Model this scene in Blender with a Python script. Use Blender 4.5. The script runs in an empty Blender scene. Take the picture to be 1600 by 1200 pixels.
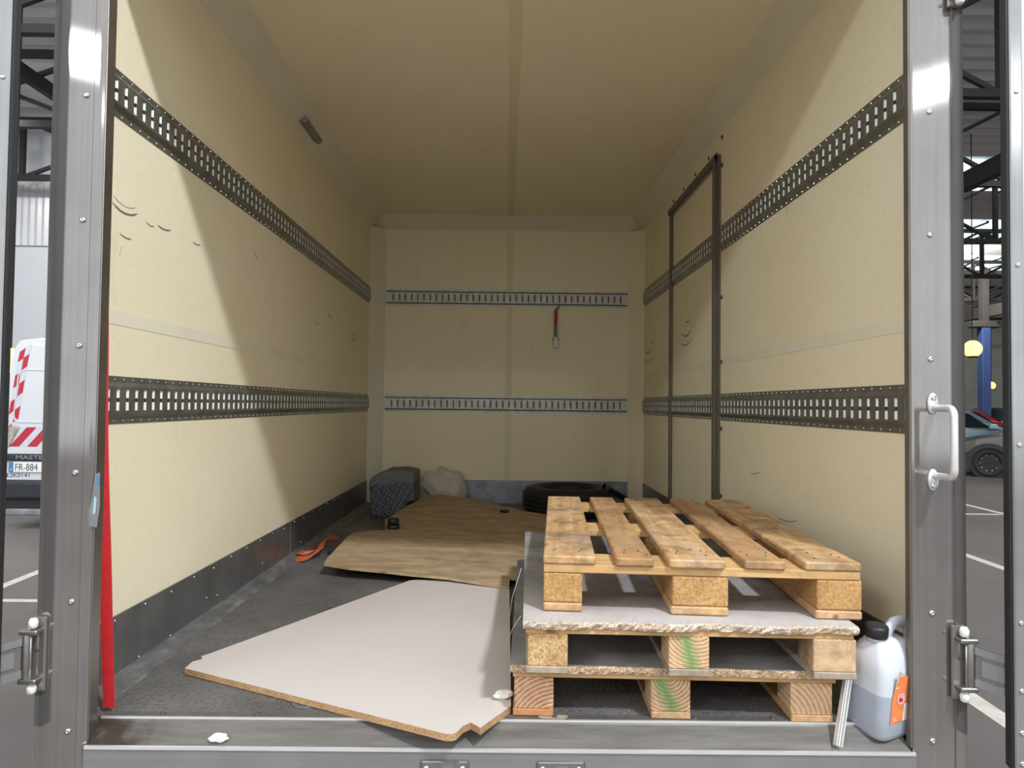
import bpy, bmesh, math, random
from mathutils import Vector, Matrix, noise
from mathutils.geometry import tessellate_polygon
random.seed(7)
sc = bpy.context.scene
COL = sc.collection
PI = math.pi

# ------------------------------------------------------------------ camera
FPX = 1110.0
PSI, PIT, RHO = .0069, .0289, .0115
CAM = Vector((.008, -1.757, .80))
fw = Vector((math.sin(PSI)*math.cos(PIT), math.cos(PSI)*math.cos(PIT), math.sin(PIT)))
r0 = Vector((math.cos(PSI), -math.sin(PSI), 0)); u0 = r0.cross(fw)
rt = r0*math.cos(RHO) + u0*math.sin(RHO); up = u0*math.cos(RHO) - r0*math.sin(RHO)
cd = bpy.data.cameras.new('camera'); cam = bpy.data.objects.new('camera', cd); COL.objects.link(cam)
cd.sensor_fit = 'HORIZONTAL'; cd.sensor_width = 36.0; cd.lens = FPX/1600*36.0
cd.clip_start = .05; cd.clip_end = 300
mw = Matrix((rt, up, -fw)).transposed().to_4x4(); mw.translation = CAM
cam.matrix_world = mw
sc.camera = cam

# ------------------------------------------------------------------ world, lamps, exposure
w = bpy.data.worlds.new('hall_daylight'); sc.world = w; w.use_nodes = True
bg = w.node_tree.nodes['Background']; bg.inputs['Color'].default_value = (.93, .96, 1.0, 1); bg.inputs['Strength'].default_value = 1.36
sc.view_settings.view_transform = 'Standard'; sc.view_settings.look = 'None'
sc.view_settings.gamma = 1.0; sc.view_settings.exposure = 0.0; sc.view_settings.use_curve_mapping = False

def hall_light(name, loc, target, power, sx, sy, color):
    l = bpy.data.lights.new(name, 'AREA'); l.shape = 'RECTANGLE'; l.size = sx; l.size_y = sy
    l.energy = power; l.color = color
    o = bpy.data.objects.new(name, l); COL.objects.link(o)
    o.location = loc
    o.rotation_euler = (Vector(target)-Vector(loc)).to_track_quat('-Z', 'Y').to_euler()
    return o
# the hall's high-bay lamps over the aisle behind the truck
hall_light('aisle_lamp', (2.55, -3.48, 6.0), (-.6, 1, .5), 470, .5, .2, (.90, .96, 1.06))
hall_light('aisle_lamp', (-5.9, -8.1, 5.6), (.6, .6, .6), 250, 2.2, .10, (.90, .96, 1.06))
hall_light('aisle_lamp', (6.1, -8.1, 5.4), (-.6, .6, .6), 40, 2.2, .16, (.95, .97, 1.0))
hall_light('aisle_lamp', (2.2, -13.0, 6.0), (0, 3, .6), 70, .9, .3, (.95, .97, 1.0))
# unseen area lights, added to brighten the hall on both sides of the truck
hall_light('bay_fill_light', (11, 9, 6.2), (11, 9.5, -1), 260, 1.2, .3, (1, .95, .88))
hall_light('bay_fill_light', (17, 24, 6.2), (19, 30, 0), 700, 1.2, .3, (1, .95, .88))
hall_light('bay_fill_light', (-6.5, 3.0, 6.0), (-6, 8, .5), 200, 1.2, .3, (1, .97, .93))
hall_light('bay_fill_light', (-9.5, 10.5, 6.0), (-9.5, 12.5, 1), 200, 1.2, .3, (1, .97, .93))

# ------------------------------------------------------------------ node helpers
class NB:
    def __init__(s, name):
        s.m = bpy.data.materials.new(name); s.m.use_nodes = True
        s.t = s.m.node_tree; s.b = s.t.nodes['Principled BSDF']; s.l = s.t.links
    def n(s, typ, **kw):
        nd = s.t.nodes.new(typ)
        for k, v in kw.items():
            if k[0] == '_': setattr(nd, k[1:], v)
            else: nd.inputs[k.replace('__', ' ')].default_value = v
        return nd
    def link(s, a, b): s.l.new(a, b)
    def coord(s, scale=(1, 1, 1), rnd=False, loc=(0, 0, 0), rot=(0, 0, 0)):
        tc = s.n('ShaderNodeTexCoord'); v = tc.outputs['Object']
        if rnd:
            oi = s.n('ShaderNodeObjectInfo'); mu = s.n('ShaderNodeVectorMath', _operation='MULTIPLY_ADD')
            cb = s.n('ShaderNodeCombineXYZ'); s.link(oi.outputs['Random'], cb.inputs[0]); s.link(oi.outputs['Random'], cb.inputs[1]); s.link(oi.outputs['Random'], cb.inputs[2])
            mu.inputs[1].default_value = (7.3, 5.1, 9.7); s.link(cb.outputs[0], mu.inputs[0]); s.link(v, mu.inputs[2]); v = mu.outputs[0]
        mp = s.n('ShaderNodeMapping'); mp.inputs['Scale'].default_value = scale; mp.inputs['Location'].default_value = loc; mp.inputs['Rotation'].default_value = rot
        s.link(v, mp.inputs['Vector']); return mp.outputs[0]
    def noise(s, vec, scale, detail=4, rough=.55, dist=0):
        nd = s.n('ShaderNodeTexNoise', Scale=scale, Detail=detail, Roughness=rough, Distortion=dist)
        s.link(vec, nd.inputs['Vector']); return nd.outputs['Fac']
    def ramp(s, fac, stops):
        nd = s.n('ShaderNodeValToRGB'); e = nd.color_ramp.elements
        while len(e) < len(stops): e.new(.5)
        for i, (p, c) in enumerate(stops):
            e[i].position = p; e[i].color = (*c, 1) if len(c) == 3 else c
        s.link(fac, nd.inputs[0]); return nd.outputs[0]
    def mix(s, fac, a, b, mode='MIX'):
        nd = s.n('ShaderNodeMix', _data_type='RGBA', _blend_type=mode)
        for sock, v in ((nd.inputs[0], fac), (nd.inputs[6], a), (nd.inputs[7], b)):
            if isinstance(v, (tuple, list)): sock.default_value = (*v, 1)
            elif isinstance(v, (int, float)): sock.default_value = v
            else: s.link(v, sock)
        return nd.outputs[2]
    def math(s, op, a, b=0.0, c=0.0):
        nd = s.n('ShaderNodeMath', _operation=op)
        for i, v in enumerate((a, b, c)):
            if isinstance(v, (int, float)): nd.inputs[i].default_value = v
            else: s.link(v, nd.inputs[i])
        return nd.outputs[0]
    def sep(s, vec):
        nd = s.n('ShaderNodeSeparateXYZ'); s.link(vec, nd.inputs[0]); return nd.outputs
    def bump(s, h, strength, dist=.01):
        nd = s.n('ShaderNodeBump', Strength=strength, Distance=dist); s.link(h, nd.inputs['Height']); s.link(nd.outputs[0], s.b.inputs['Normal'])
    def out(s, col=None, rough=.5, metal=0.0, spec=None):
        if col is not None:
            if isinstance(col, (tuple, list)): s.b.inputs['Base Color'].default_value = (*col, 1)
            else: s.link(col, s.b.inputs['Base Color'])
        if isinstance(rough, (int, float)): s.b.inputs['Roughness'].default_value = rough
        else: s.link(rough, s.b.inputs['Roughness'])
        s.b.inputs['Metallic'].default_value = metal
        if spec is not None: s.b.inputs['Specular IOR Level'].default_value = spec
        return s.m

def plain(name, col, rough=.5, metal=0.0, var=.12, scale=12, bump=0.0, bscale=200, emit=None):
    b = NB(name); v = b.coord(rnd=True)
    c = b.ramp(b.noise(v, scale), [(.3, tuple(x*(1-var) for x in col)), (.7, tuple(min(1, x*(1+var)) for x in col))])
    if bump: b.bump(b.noise(v, bscale, 2), bump, .002)
    if emit:
        b.b.inputs['Emission Color'].default_value = (*emit[0], 1); b.b.inputs['Emission Strength'].default_value = emit[1]
    return b.out(c, rough, metal)

def wall_mat(name, c, c2, rough=.55):
    b = NB(name); v = b.coord()
    base = b.ramp(b.noise(v, 1.6, 5, .6), [(.3, c2), (.65, c)])
    sp = b.ramp(b.noise(b.coord((1, 1, 1)), 55, 6, .7), [(.25, (.8, .78, .74)), (.42, (1, 1, 1))])
    col = b.mix(1.0, base, sp, 'MULTIPLY')
    dirt = b.ramp(b.noise(b.coord((2.5, 2.5, .7)), 3, 8, .7), [(.62, (0, 0, 0)), (.8, (1, 1, 1))])
    col = b.mix(b.math('MULTIPLY', dirt, .35), col, (.42, .33, .2))
    wv = b.n('ShaderNodeTexVoronoi', Scale=230.0); b.link(v, wv.inputs['Vector'])
    b.bump(wv.outputs['Distance'], .12, .002)
    return b.out(col, rough)

def wood_mat(name, dark, light, axis, grey=.0, stain=(.25, .22, .18), fine=1.0):
    b = NB(name)
    sc_ = [34*fine]*3; sc_[axis] = 2.2
    v = b.coord(tuple(sc_), rnd=True)
    n1 = b.noise(v, 1.0, 7, .6, .5)
    col = b.ramp(n1, [(.28, dark), (.5, tuple((a+c)/2 for a, c in zip(dark, light))), (.68, light)])
    s2 = [9]*3; s2[axis] = 3.5
    st = b.ramp(b.noise(b.coord(tuple(s2), rnd=True), 1.3, 5, .65), [(.5, (0, 0, 0)), (.72, (1, 1, 1))])
    col = b.mix(b.math('MULTIPLY', st, grey), col, stain)
    gr = b.ramp(b.noise(b.coord((7, 7, 7), rnd=True), 1.4, 7, .7, .4), [(.36, (.52, .50, .48)), (.55, (1.05, 1.03, 1.0, 1))])
    col = b.mix(min(1.0, grey+.25), col, gr, 'MULTIPLY')
    kn = b.n('ShaderNodeTexVoronoi', Scale=1.0); b.link(b.coord(tuple(6 if i == axis else 14 for i in range(3)), rnd=True), kn.inputs['Vector'])
    k = b.ramp(kn.outputs['Distance'], [(.06, (1, 1, 1)), (.13, (0, 0, 0))])
    col = b.mix(b.math('MULTIPLY', k, .7), col, (.12, .06, .03))
    b.bump(n1, .25, .003)
    return b.out(col, .68)

def chip_mat(name, a, c, d, scale=170, rough=.8):
    b = NB(name); v = b.coord(rnd=True)
    col = b.ramp(b.noise(v, scale, 3, .7), [(.3, d), (.45, a), (.62, c)])
    big = b.ramp(b.noise(v, 14, 3), [(.4, (.85, .8, .75)), (.6, (1, 1, 1))])
    col = b.mix(1.0, col, big, 'MULTIPLY')
    b.bump(b.noise(v, scale, 3, .7), .5, .004)
    return b.out(col, rough)

def ring_mat(name, a, c, center, green=None, scale=26):
    b = NB(name); v = b.coord(loc=center)
    x, y, z = b.sep(v)
    cb = b.n('ShaderNodeCombineXYZ'); b.link(x, cb.inputs[0]); b.link(z, cb.inputs[2])
    wv = b.n('ShaderNodeTexWave', _wave_type='RINGS', _rings_direction='SPHERICAL', _wave_profile='SIN', Scale=scale, Distortion=1.2)
    wv.inputs['Detail Scale'].default_value = 3
    b.link(cb.outputs[0], wv.inputs['Vector'])
    col = b.ramp(wv.outputs['Fac'], [(.25, c), (.6, tuple((p+q)/2 for p, q in zip(a, c))), (.9, a)])
    col = b.mix(b.math('MULTIPLY', b.ramp(b.noise(b.coord(), 90, 3), [(.45, (0, 0, 0)), (.7, (1, 1, 1))]), .35), col, (.75, .6, .42))
    if green:
        px = b.sep(b.coord())
        xo = b.math('ADD', px[0], b.math('MULTIPLY_ADD', px[2], green[1], -green[0]))
        xo = b.math('ADD', xo, b.math('MULTIPLY_ADD', b.noise(b.coord(), 40, 4), .02, -.01))
        mk = b.ramp(b.math('ABSOLUTE', xo), [(.0, (1, 1, 1)), (.030, (0, 0, 0))])
        col = b.mix(b.math('MULTIPLY', mk, .8), col, (.06, .27, .06))
    return b.out(col, .75)

def steel_mat(name, col, rough=.32, streak=(50, 50, .8), var=.07, metal=1.0):
    b = NB(name); v = b.coord(streak)
    n = b.noise(v, 2.0, 3, .5)
    c = b.ramp(n, [(.3, tuple(x*(1-var) for x in col)), (.7, tuple(min(1, x*(1+var)) for x in col))])
    blot = b.noise(b.coord((1, 1, 1)), 6, 4)
    rr = b.ramp(blot, [(.3, (rough*.9,)*3), (.7, (rough*1.12,)*3)])
    return b.out(c, rr, metal)

# ------------------------------------------------------------------ materials
MT = {}
MT['wall'] = wall_mat('cream_wall_laminate', (.87, .785, .565), (.84, .745, .51))
MT['ceil'] = wall_mat('cream_ceiling_laminate', (.89, .795, .59), (.85, .745, .535), .40)
MT['cove'] = plain('grey_cream_cove_trim', (.74, .69, .53), .5, 0, .05, 3)
MT['strip'] = plain('grey_green_joint_strip', (.74, .67, .45), .5, 0, .05, 4)
MT['lstrip'] = plain('joint_tape_on_wall', (.80, .74, .56), .5, 0, .04, 4)
MT['skirt'] = plain('charcoal_kick_panel', (.105, .10, .093), .3, 0, .2, 9)
MT['alu_skirt'] = plain('worn_aluminium_kick_plate', (.27, .28, .30), .45, .6, .35, 7)
def brushed(name, dif, glo, fac, rough, streak=(50, 50, .8)):
    b = NB(name); n = b.noise(b.coord(streak), 2.0, 3, .5)
    smu = b.noise(b.coord(), 5, 5, .6)
    f = lambda c, k: b.mix(1.0, b.ramp(n, [(.3, tuple(x*.94 for x in c)), (.7, tuple(min(1, x*1.06) for x in c))]), b.ramp(smu, [(.3, (k, k, k)), (.7, (1, 1, 1))]), 'MULTIPLY')
    d = b.n('ShaderNodeBsdfDiffuse'); g = b.n('ShaderNodeBsdfGlossy', _distribution='BECKMANN', Roughness=rough)
    b.link(f(dif, .85), d.inputs['Color']); b.link(f(glo, .85), g.inputs['Color'])
    mx = b.n('ShaderNodeMixShader', Fac=fac); b.link(d.outputs[0], mx.inputs[1]); b.link(g.outputs[0], mx.inputs[2])
    b.link(mx.outputs[0], b.t.nodes['Material Output'].inputs['Surface']); b.t.nodes.remove(b.b); return b.m
MT['steel'] = brushed('brushed_stainless_post', (.24, .222, .205), (.41, .395, .375), .60, .095)
MT['steel_d'] = steel_mat('dull_steel_sill', (.36, .345, .32), .42, (.8, 50, 50))
MT['alu'] = brushed('aluminium_profile', (.34, .34, .33), (.48, .48, .47), .55, .16)
MT['beam'] = brushed('brushed_sill_beam', (.32, .315, .31), (.48, .48, .47), .55, .16, (.6, 50, 50))
MT['bright'] = plain('polished_edge_metal', (.80, .79, .77), .32, .55, .05)
MT['edgebar'] = plain('dark_steel_edge_bar', (.17, .16, .145), .45, .5, .2, 20)
MT['screw'] = plain('zinc_screw_head', (.72, .71, .69), .25, 1.0, .1)
MT['rail'] = steel_mat('galvanised_cargo_rail', (.30, .305, .275), .42, (8, 8, 8), .2, .85)
MT['rail_b'] = steel_mat('bare_galvanised_cargo_rail', (.60, .62, .58), .5, (8, 8, 8), .12, .2)
MT['tab'] = plain('bright_zinc_slot_lip', (.86, .86, .82), .4, .1, .08)
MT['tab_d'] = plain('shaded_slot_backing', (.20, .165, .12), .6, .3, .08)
MT['frame'] = plain('brown_door_frame', (.15, .125, .10), .45, .3, .15)
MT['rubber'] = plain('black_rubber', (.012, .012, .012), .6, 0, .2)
MT['black'] = plain('black_plastic', (.018, .018, .02), .42, 0, .2)
MT['red'] = plain('red_webbing', (.62, .018, .022), .65, 0, .1, 60, .5, 900)
MT['orange'] = plain('orange_webbing', (.80, .14, .05), .65, 0, .12, 60, .5, 900)
MT['dred'] = plain('dull_red_webbing', (.38, .035, .03), .7, 0, .12, 60)
MT['foam'] = plain('off_white_foam', (.82, .80, .72), .8, 0, .08, 30, .6, 90)
MT['scuff'] = plain('rubbed_scuff_line', (.20, .165, .13), .8, 0, .3, 120)
MT['screwdark'] = plain('dark_bolt', (.10, .085, .07), .5, .4, .2)

MT['w_top'] = wood_mat('pallet_board_wood', (.40, .215, .085), (.63, .415, .20), 1, .85, (.40, .32, .24))
MT['w_top2'] = wood_mat('darker_pallet_board_wood', (.36, .19, .075), (.50, .30, .135), 1, .5, (.30, .22, .15))
MT['w_str'] = wood_mat('pallet_cross_board_wood', (.50, .28, .105), (.68, .44, .19), 0, .25)
MT['w_run'] = wood_mat('pallet_runner_wood', (.48, .27, .11), (.68, .44, .22), 1, .4)
MT['w_red'] = wood_mat('reddish_runner_wood', (.50, .2, .075), (.62, .29, .12), 1, .2)
MT['w_pale'] = wood_mat('pale_grey_runner_wood', (.34, .27, .195), (.47, .39, .30), 1, .4)
MT['blk'] = chip_mat('pressed_chip_block', (.47, .26, .09), (.58, .35, .14), (.33, .17, .06), 120)
MT['blk2'] = chip_mat('coarse_pressed_block', (.52, .32, .13), (.70, .49, .24), (.34, .19, .07), 140)
MT['ring_l'] = ring_mat('end_grain_corner_block', (.36, .155, .07), (.66, .40, .23), (-.06, 0, .10), None, 30)
MT['ring_m'] = ring_mat('end_grain_block_green_spray', (.42, .22, .10), (.68, .46, .25), (-.02, 0, -.07), (.0, .25), 34)
MT['ring_m2'] = ring_mat('end_grain_block_green_spray_low', (.36, .185, .08), (.66, .44, .24), (.005, 0, -.05), (-.01, .45), 34)
MT['ring_r'] = ring_mat('end_grain_curly_block', (.46, .25, .12), (.66, .43, .24), (.10, 0, .06), None, 26)
MT['ring_p'] = wood_mat('knotty_pine_block', (.46, .29, .15), (.62, .43, .25), 0, .7, (.2, .12, .08))
MT['deck'] = plain('weathered_grey_white_deck', (.25, .24, .23), .7, 0, .3, 9, .4, 120)
b = NB('dusty_white_deck_top'); v = b.coord()
dk = b.ramp(b.noise(v, 6, 6, .65), [(.35, (.19, .18, .175)), (.6, (.33, .31, .29))])
yy = b.sep(v)[1]
edge = b.ramp(b.math('ADD', yy, b.math('MULTIPLY', b.noise(v, 18, 4), .16)), [(.12, (1, 1, 1)), (.34, (0, 0, 0))])
dk = b.mix(b.math('MULTIPLY', edge, .75), dk, (.52, .47, .43)); b.bump(b.noise(v, 140, 3), .4, .003)
MT['deck2'] = b.out(dk, .8)
MT['chip'] = chip_mat('ragged_chipboard_edge', (.42, .27, .14), (.70, .55, .38), (.2, .11, .05), 220)
MT['chip_w'] = chip_mat('dusty_chipboard_edge', (.55, .42, .29), (.78, .68, .56), (.28, .17, .09), 220)
MT['chip_b'] = chip_mat('board_core_chipboard', (.46, .27, .12), (.60, .40, .20), (.22, .12, .05), 260)
MT['mel'] = plain('white_melamine', (.60, .54, .49), .45, 0, .025, 2.5)

b = NB('worn_brown_plywood'); v = b.coord((1.2, 7, 7), rot=(0, 0, .2))
n1 = b.noise(v, 2.2, 8, .62, .6)
c1 = b.ramp(n1, [(.3, (.33, .22, .115)), (.5, (.44, .31, .175)), (.7, (.53, .40, .245))])
st = b.ramp(b.noise(b.coord((1.6, 3, 1)), 4.5, 8, .72), [(.44, (0, 0, 0)), (.66, (1, 1, 1))])
c1 = b.mix(b.math('MULTIPLY', st, .6), c1, (.185, .125, .07)); b.bump(n1, .2, .003)
MT['ply'] = b.out(c1, .7)
MT['ply_e'] = wood_mat('plywood_edge', (.30, .19, .09), (.58, .43, .26), 0, .3)

b = NB('anti_slip_dark_floor'); v = b.coord()
vo = b.n('ShaderNodeTexVoronoi', Scale=95.0); b.link(b.coord((1, .62, 1)), vo.inputs['Vector'])
dust = b.noise(v, 2.3, 7, .65)
c1 = b.ramp(dust, [(.35, (.085, .080, .075)), (.62, (.14, .132, .125)), (.8, (.23, .215, .2))])
cell = b.ramp(vo.outputs['Distance'], [(.1, (.62, .62, .62)), (.5, (1.15, 1.15, 1.15, 1))])
c1 = b.mix(.8, c1, cell, 'MULTIPLY')
sc1 = b.ramp(b.noise(b.coord((9, 2, 1)), 3, 8, .75), [(.66, (0, 0, 0)), (.8, (1, 1, 1))])
c1 = b.mix(b.math('MULTIPLY', sc1, .5), c1, (.28, .27, .25))
b.bump(vo.outputs['Distance'], .5, .004)
MT['floor'] = b.out(c1, .5)
b = NB('dusty_floor_edge_strip'); v = b.coord((3, 1, 1))
MT['fedge'] = b.out(b.ramp(b.noise(v, 7, 7, .7), [(.35, (.08, .077, .072)), (.58, (.16, .152, .142)), (.72, (.34, .32, .29))]), .55)

b = NB('dirty_steel_threshold'); v = b.coord()
c1 = b.ramp(b.noise(b.coord((1, 8, 8)), 4, 6, .65), [(.3, (.15, .14, .125)), (.7, (.27, .255, .23))])
cr = b.ramp(b.noise(v, 70, 5, .7), [(.70, (0, 0, 0)), (.76, (1, 1, 1))]); c1 = b.mix(b.math('MULTIPLY', cr, .6), c1, (.6, .52, .36))
ru = b.ramp(b.math('ADD', b.sep(v)[0], b.math('MULTIPLY', b.noise(b.coord((1, 3, 1)), 14, 5), .3)), [(.11 - .9 + .0, (1, 1, 1)), (.5, (0, 0, 0))])
xx = b.math('ADD', b.sep(v)[0], b.math('MULTIPLY_ADD', b.noise(v, 16, 5), .34, .80))
rust = b.ramp(xx, [(.0, (1, 1, 1)), (.11, (0, 0, 0))])
c1 = b.mix(b.math('MULTIPLY', rust, .85), c1, (.06, .038, .025))
MT['thresh'] = b.out(c1, .45, .55)

b = NB('slate_patterned_blanket'); v = b.coord((1, 1, 1), rot=(.3, .25, .2))
br = b.n('ShaderNodeTexChecker', Scale=62.0, Color1=(.03, .033, .045, 1), Color2=(.155, .165, .195, 1)); b.link(v, br.inputs['Vector'])
br2 = b.n('ShaderNodeTexChecker', Scale=31.0, Color1=(.09, .095, .115, 1), Color2=(.155, .165, .195, 1)); b.link(v, br2.inputs['Vector'])
MT['blanket'] = b.out(b.mix(.4, br.outputs[0], br2.outputs[0]), .9)
MT['blanket_p'] = plain('plain_grey_blanket_top', (.17, .17, .175), .9, 0, .12, 20, .3, 120)
MT['cloth'] = plain('beige_white_cloth', (.58, .53, .46), .9, 0, .06, 10, .3, 90)

b = NB('translucent_jerrycan_plastic'); v = b.coord(); z = b.sep(v)[2]
c1 = b.ramp(b.math('MULTIPLY', z, 4.0), [(.475, (.40, .43, .48)), (.49, (.64, .66, .695))])
b.b.inputs['Subsurface Weight'].default_value = .25; b.b.inputs['Subsurface Radius'].default_value = (.02, .02, .02)
MT['can'] = b.out(c1, .38)
MT['lab_o'] = plain('orange_paper_label', (.85, .24, .07), .6, 0, .12, 30)
MT['lab_w'] = plain('cream_paper_label', (.82, .76, .66), .6, 0, .06, 30)
MT['lab_p'] = plain('pink_round_emblem', (.80, .42, .40), .6, 0, .1, 90)
MT['white_t'] = plain('white_print', (.85, .80, .74), .6, 0, .02)

MT['ground'] = NB('hall_concrete_floor')
b = MT['ground']; v = b.coord()
c1 = b.ramp(b.noise(v, .7, 8, .65), [(.3, (.115, .102, .094)), (.7, (.172, .154, .143))])
sp = b.ramp(b.noise(b.coord((1, 3, 1)), 2.5, 8, .75), [(.68, (0, 0, 0)), (.8, (1, 1, 1))])
c1 = b.mix(b.math('MULTIPLY', sp, .5), c1, (.07, .065, .06)); b.bump(b.noise(v, 60, 3), .15, .004)
MT['ground'] = b.out(c1, .6)
MT['paint'] = plain('worn_white_floor_paint', (.62, .58, .50), .7, 0, .15, 14)
MT['hwall'] = plain('white_sheeted_hall_wall', (.62, .65, .69), .7, 0, .06, .6)
MT['gwall'] = plain('pale_green_hall_wall', (.55, .60, .53), .7, 0, .15, .5)
MT['roof'] = plain('grey_corrugated_roof_sheet', (.66, .66, .67), .6, 0, .1, .5)
MT['truss'] = plain('dark_brown_truss_steel', (.022, .019, .018), .7, .1, .2, 1)
MT['blue'] = plain('blue_column_paint', (.02, .042, .13), .5, 0, .12, 2)
MT['sky_l'] = plain('daylight_through_skylight', (.8, .9, .92), .5, 0, 0, 1, emit=((.80, .95, 1.0), 1.2))
MT['globe'] = plain('glowing_warm_globe', (1, .7, .3), .4, 0, 0, 1, emit=((1, .62, .16), 2.2))
MT['vanw'] = plain('white_van_paint', (.62, .64, .665), .25, 0, .02, 2)
MT['doorp'] = plain('pale_grey_door_panel', (.50, .50, .485), .5, 0, .05, 3, .2, 300)
MT['vred'] = plain('red_reflective_stripe', (.45, .02, .04), .4, 0, .06)
MT['vgrey'] = plain('silver_reflective_stripe', (.56, .59, .63), .4, 0, .06)
MT['vblack'] = plain('dark_grey_bumper_plastic', (.02, .022, .028), .55, 0, .15)
MT['vglass'] = plain('dark_window_glass', (.012, .016, .02), .08, 0, .1)
MT['lens'] = plain('worn_lamp_lens', (.38, .34, .31), .35, 0, .25, 25)
MT['plate'] = plain('white_number_plate', (.78, .78, .76), .4, 0, .02)
MT['pblue'] = plain('blue_plate_band', (.05, .20, .42), .4, 0, .04)
MT['ink'] = plain('black_lettering', (.03, .03, .035), .5, 0, .02)
MT['greytext'] = plain('chrome_grey_lettering', (.34, .35, .36), .35, .5, .02)
MT['car_d'] = plain('dark_brown_grey_car_paint', (.10, .088, .08), .22, .35, .05)
MT['car_b'] = plain('blue_grey_car_paint', (.17, .25, .29), .22, .3, .05)
MT['car_r'] = plain('red_car_paint', (.32, .03, .05), .22, .2, .05)
MT['car_k'] = plain('black_green_car_paint', (.018, .028, .024), .22, .1, .05)
MT['hub'] = plain('black_alloy_rim', (.03, .03, .032), .3, .7, .1)
MT['spoke'] = plain('grey_alloy_spoke', (.22, .22, .22), .3, .6, .1)
MT['amber'] = plain('amber_indicator', (.75, .38, .18), .4, 0, .05)
MT['mirror'] = plain('pale_blue_mirror_shell', (.40, .58, .64), .25, .2, .05)

# ------------------------------------------------------------------ mesh helpers
def link(o, parent=None):
    COL.objects.link(o)
    if parent is not None: o.parent = parent
    return o
def mobj(name, verts, faces, mat, parent=None, loc=(0, 0, 0), rot=(0, 0, 0), smooth=False, mats=None, idx=None):
    me = bpy.data.meshes.new(name); me.from_pydata([tuple(v) for v in verts], [], faces)
    for m in (mats or [mat]): me.materials.append(MT[m])
    if idx:
        for p, i in zip(me.polygons, idx): p.material_index = i
    if smooth:
        for p in me.polygons: p.use_smooth = True
    me.update()
    o = bpy.data.objects.new(name, me); link(o, parent); o.location = loc; o.rotation_euler = rot
    return o
def bobj(name, bm, mat, parent=None, loc=(0, 0, 0), rot=(0, 0, 0), smooth=False):
    bmesh.ops.recalc_face_normals(bm, faces=bm.faces)
    me = bpy.data.meshes.new(name); bm.to_mesh(me); bm.free(); me.materials.append(MT[mat])
    if smooth:
        for p in me.polygons: p.use_smooth = True
    o = bpy.data.objects.new(name, me); link(o, parent); o.location = loc; o.rotation_euler = rot
    return o
_bc = {}
def box(name, lo, hi, mat, parent=None, bev=0.0, rot=(0, 0, 0), seg=1):
    lo = Vector(lo); hi = Vector(hi); s = hi-lo; c = (lo+hi)/2
    key = (round(s.x, 5), round(s.y, 5), round(s.z, 5), mat, bev, seg)
    if key not in _bc:
        bm = bmesh.new(); bmesh.ops.create_cube(bm, size=1)
        bmesh.ops.scale(bm, vec=s, verts=bm.verts)
        if bev: bmesh.ops.bevel(bm, geom=list(bm.edges), offset=bev, segments=seg, affect='EDGES', profile=.5)
        me = bpy.data.meshes.new(name); bm.to_mesh(me); bm.free(); me.materials.append(MT[mat]); _bc[key] = me
    o = bpy.data.objects.new(name, _bc[key]); link(o, parent); o.location = c; o.rotation_euler = rot
    return o
def empty(name, loc=(0, 0, 0), rot=(0, 0, 0), parent=None):
    o = bpy.data.objects.new(name, None); o.empty_display_size = .05; link(o, parent); o.location = loc; o.rotation_euler = rot
    return o
def tag(o, label, cat, group=None):
    o['label'] = label; o['category'] = cat
    if group: o['group'] = group
    return o
def struct(o, label=None):
    o['kind'] = 'structure'
    if label: o['label'] = label
    return o
def lathe(prof, n=20):          # prof = [(r,z)] -> verts, faces about z
    vs, fs = [], []
    for r, z in prof:
        for k in range(n):
            a = 2*PI*k/n; vs.append((r*math.cos(a), r*math.sin(a), z))
    for i in range(len(prof)-1):
        for k in range(n):
            k2 = (k+1) % n; fs.append((i*n+k, i*n+k2, (i+1)*n+k2, (i+1)*n+k))
    return vs, fs
def lathe_obj(name, prof, mat, parent=None, loc=(0, 0, 0), rot=(0, 0, 0), n=20, cap=True, smooth=True):
    vs, fs = lathe(prof, n)
    if cap:
        fs.append(tuple(range(n-1, -1, -1))); m = (len(prof)-1)*n; fs.append(tuple(range(m, m+n)))
    return mobj(name, vs, fs, mat, parent, loc, rot, smooth)
def sweep(pts, sec, closed_sec=True, caps=True, upv=Vector((0, 0, 1))):
    pts = [Vector(p) for p in pts]; vs, fs = [], []; n = len(sec)
    for i, p in enumerate(pts):
        t = (pts[min(i+1, len(pts)-1)]-pts[max(i-1, 0)]).normalized()
        a = t.cross(upv)
        if a.length < 1e-4: a = Vector((1, 0, 0))
        a.normalize(); bb = a.cross(t)
        for x, y in sec: vs.append(p+a*x+bb*y)
    for i in range(len(pts)-1):
        for k in range(n if closed_sec else n-1):
            k2 = (k+1) % n; fs.append((i*n+k, i*n+k2, (i+1)*n+k2, (i+1)*n+k))
    if caps:
        fs.append(tuple(range(n-1, -1, -1))); m = (len(pts)-1)*n; fs.append(tuple(range(m, m+n)))
    return vs, fs
def circ(r, n=8): return [(r*math.cos(2*PI*k/n), r*math.sin(2*PI*k/n)) for k in range(n)]
def tube(name, pts, r, mat, parent=None, n=8, loc=(0, 0, 0), rot=(0, 0, 0), upv=Vector((0, 0, 1))):
    vs, fs = sweep(pts, circ(r, n), upv=upv); return mobj(name, vs, fs, mat, parent, loc, rot, True)
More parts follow.
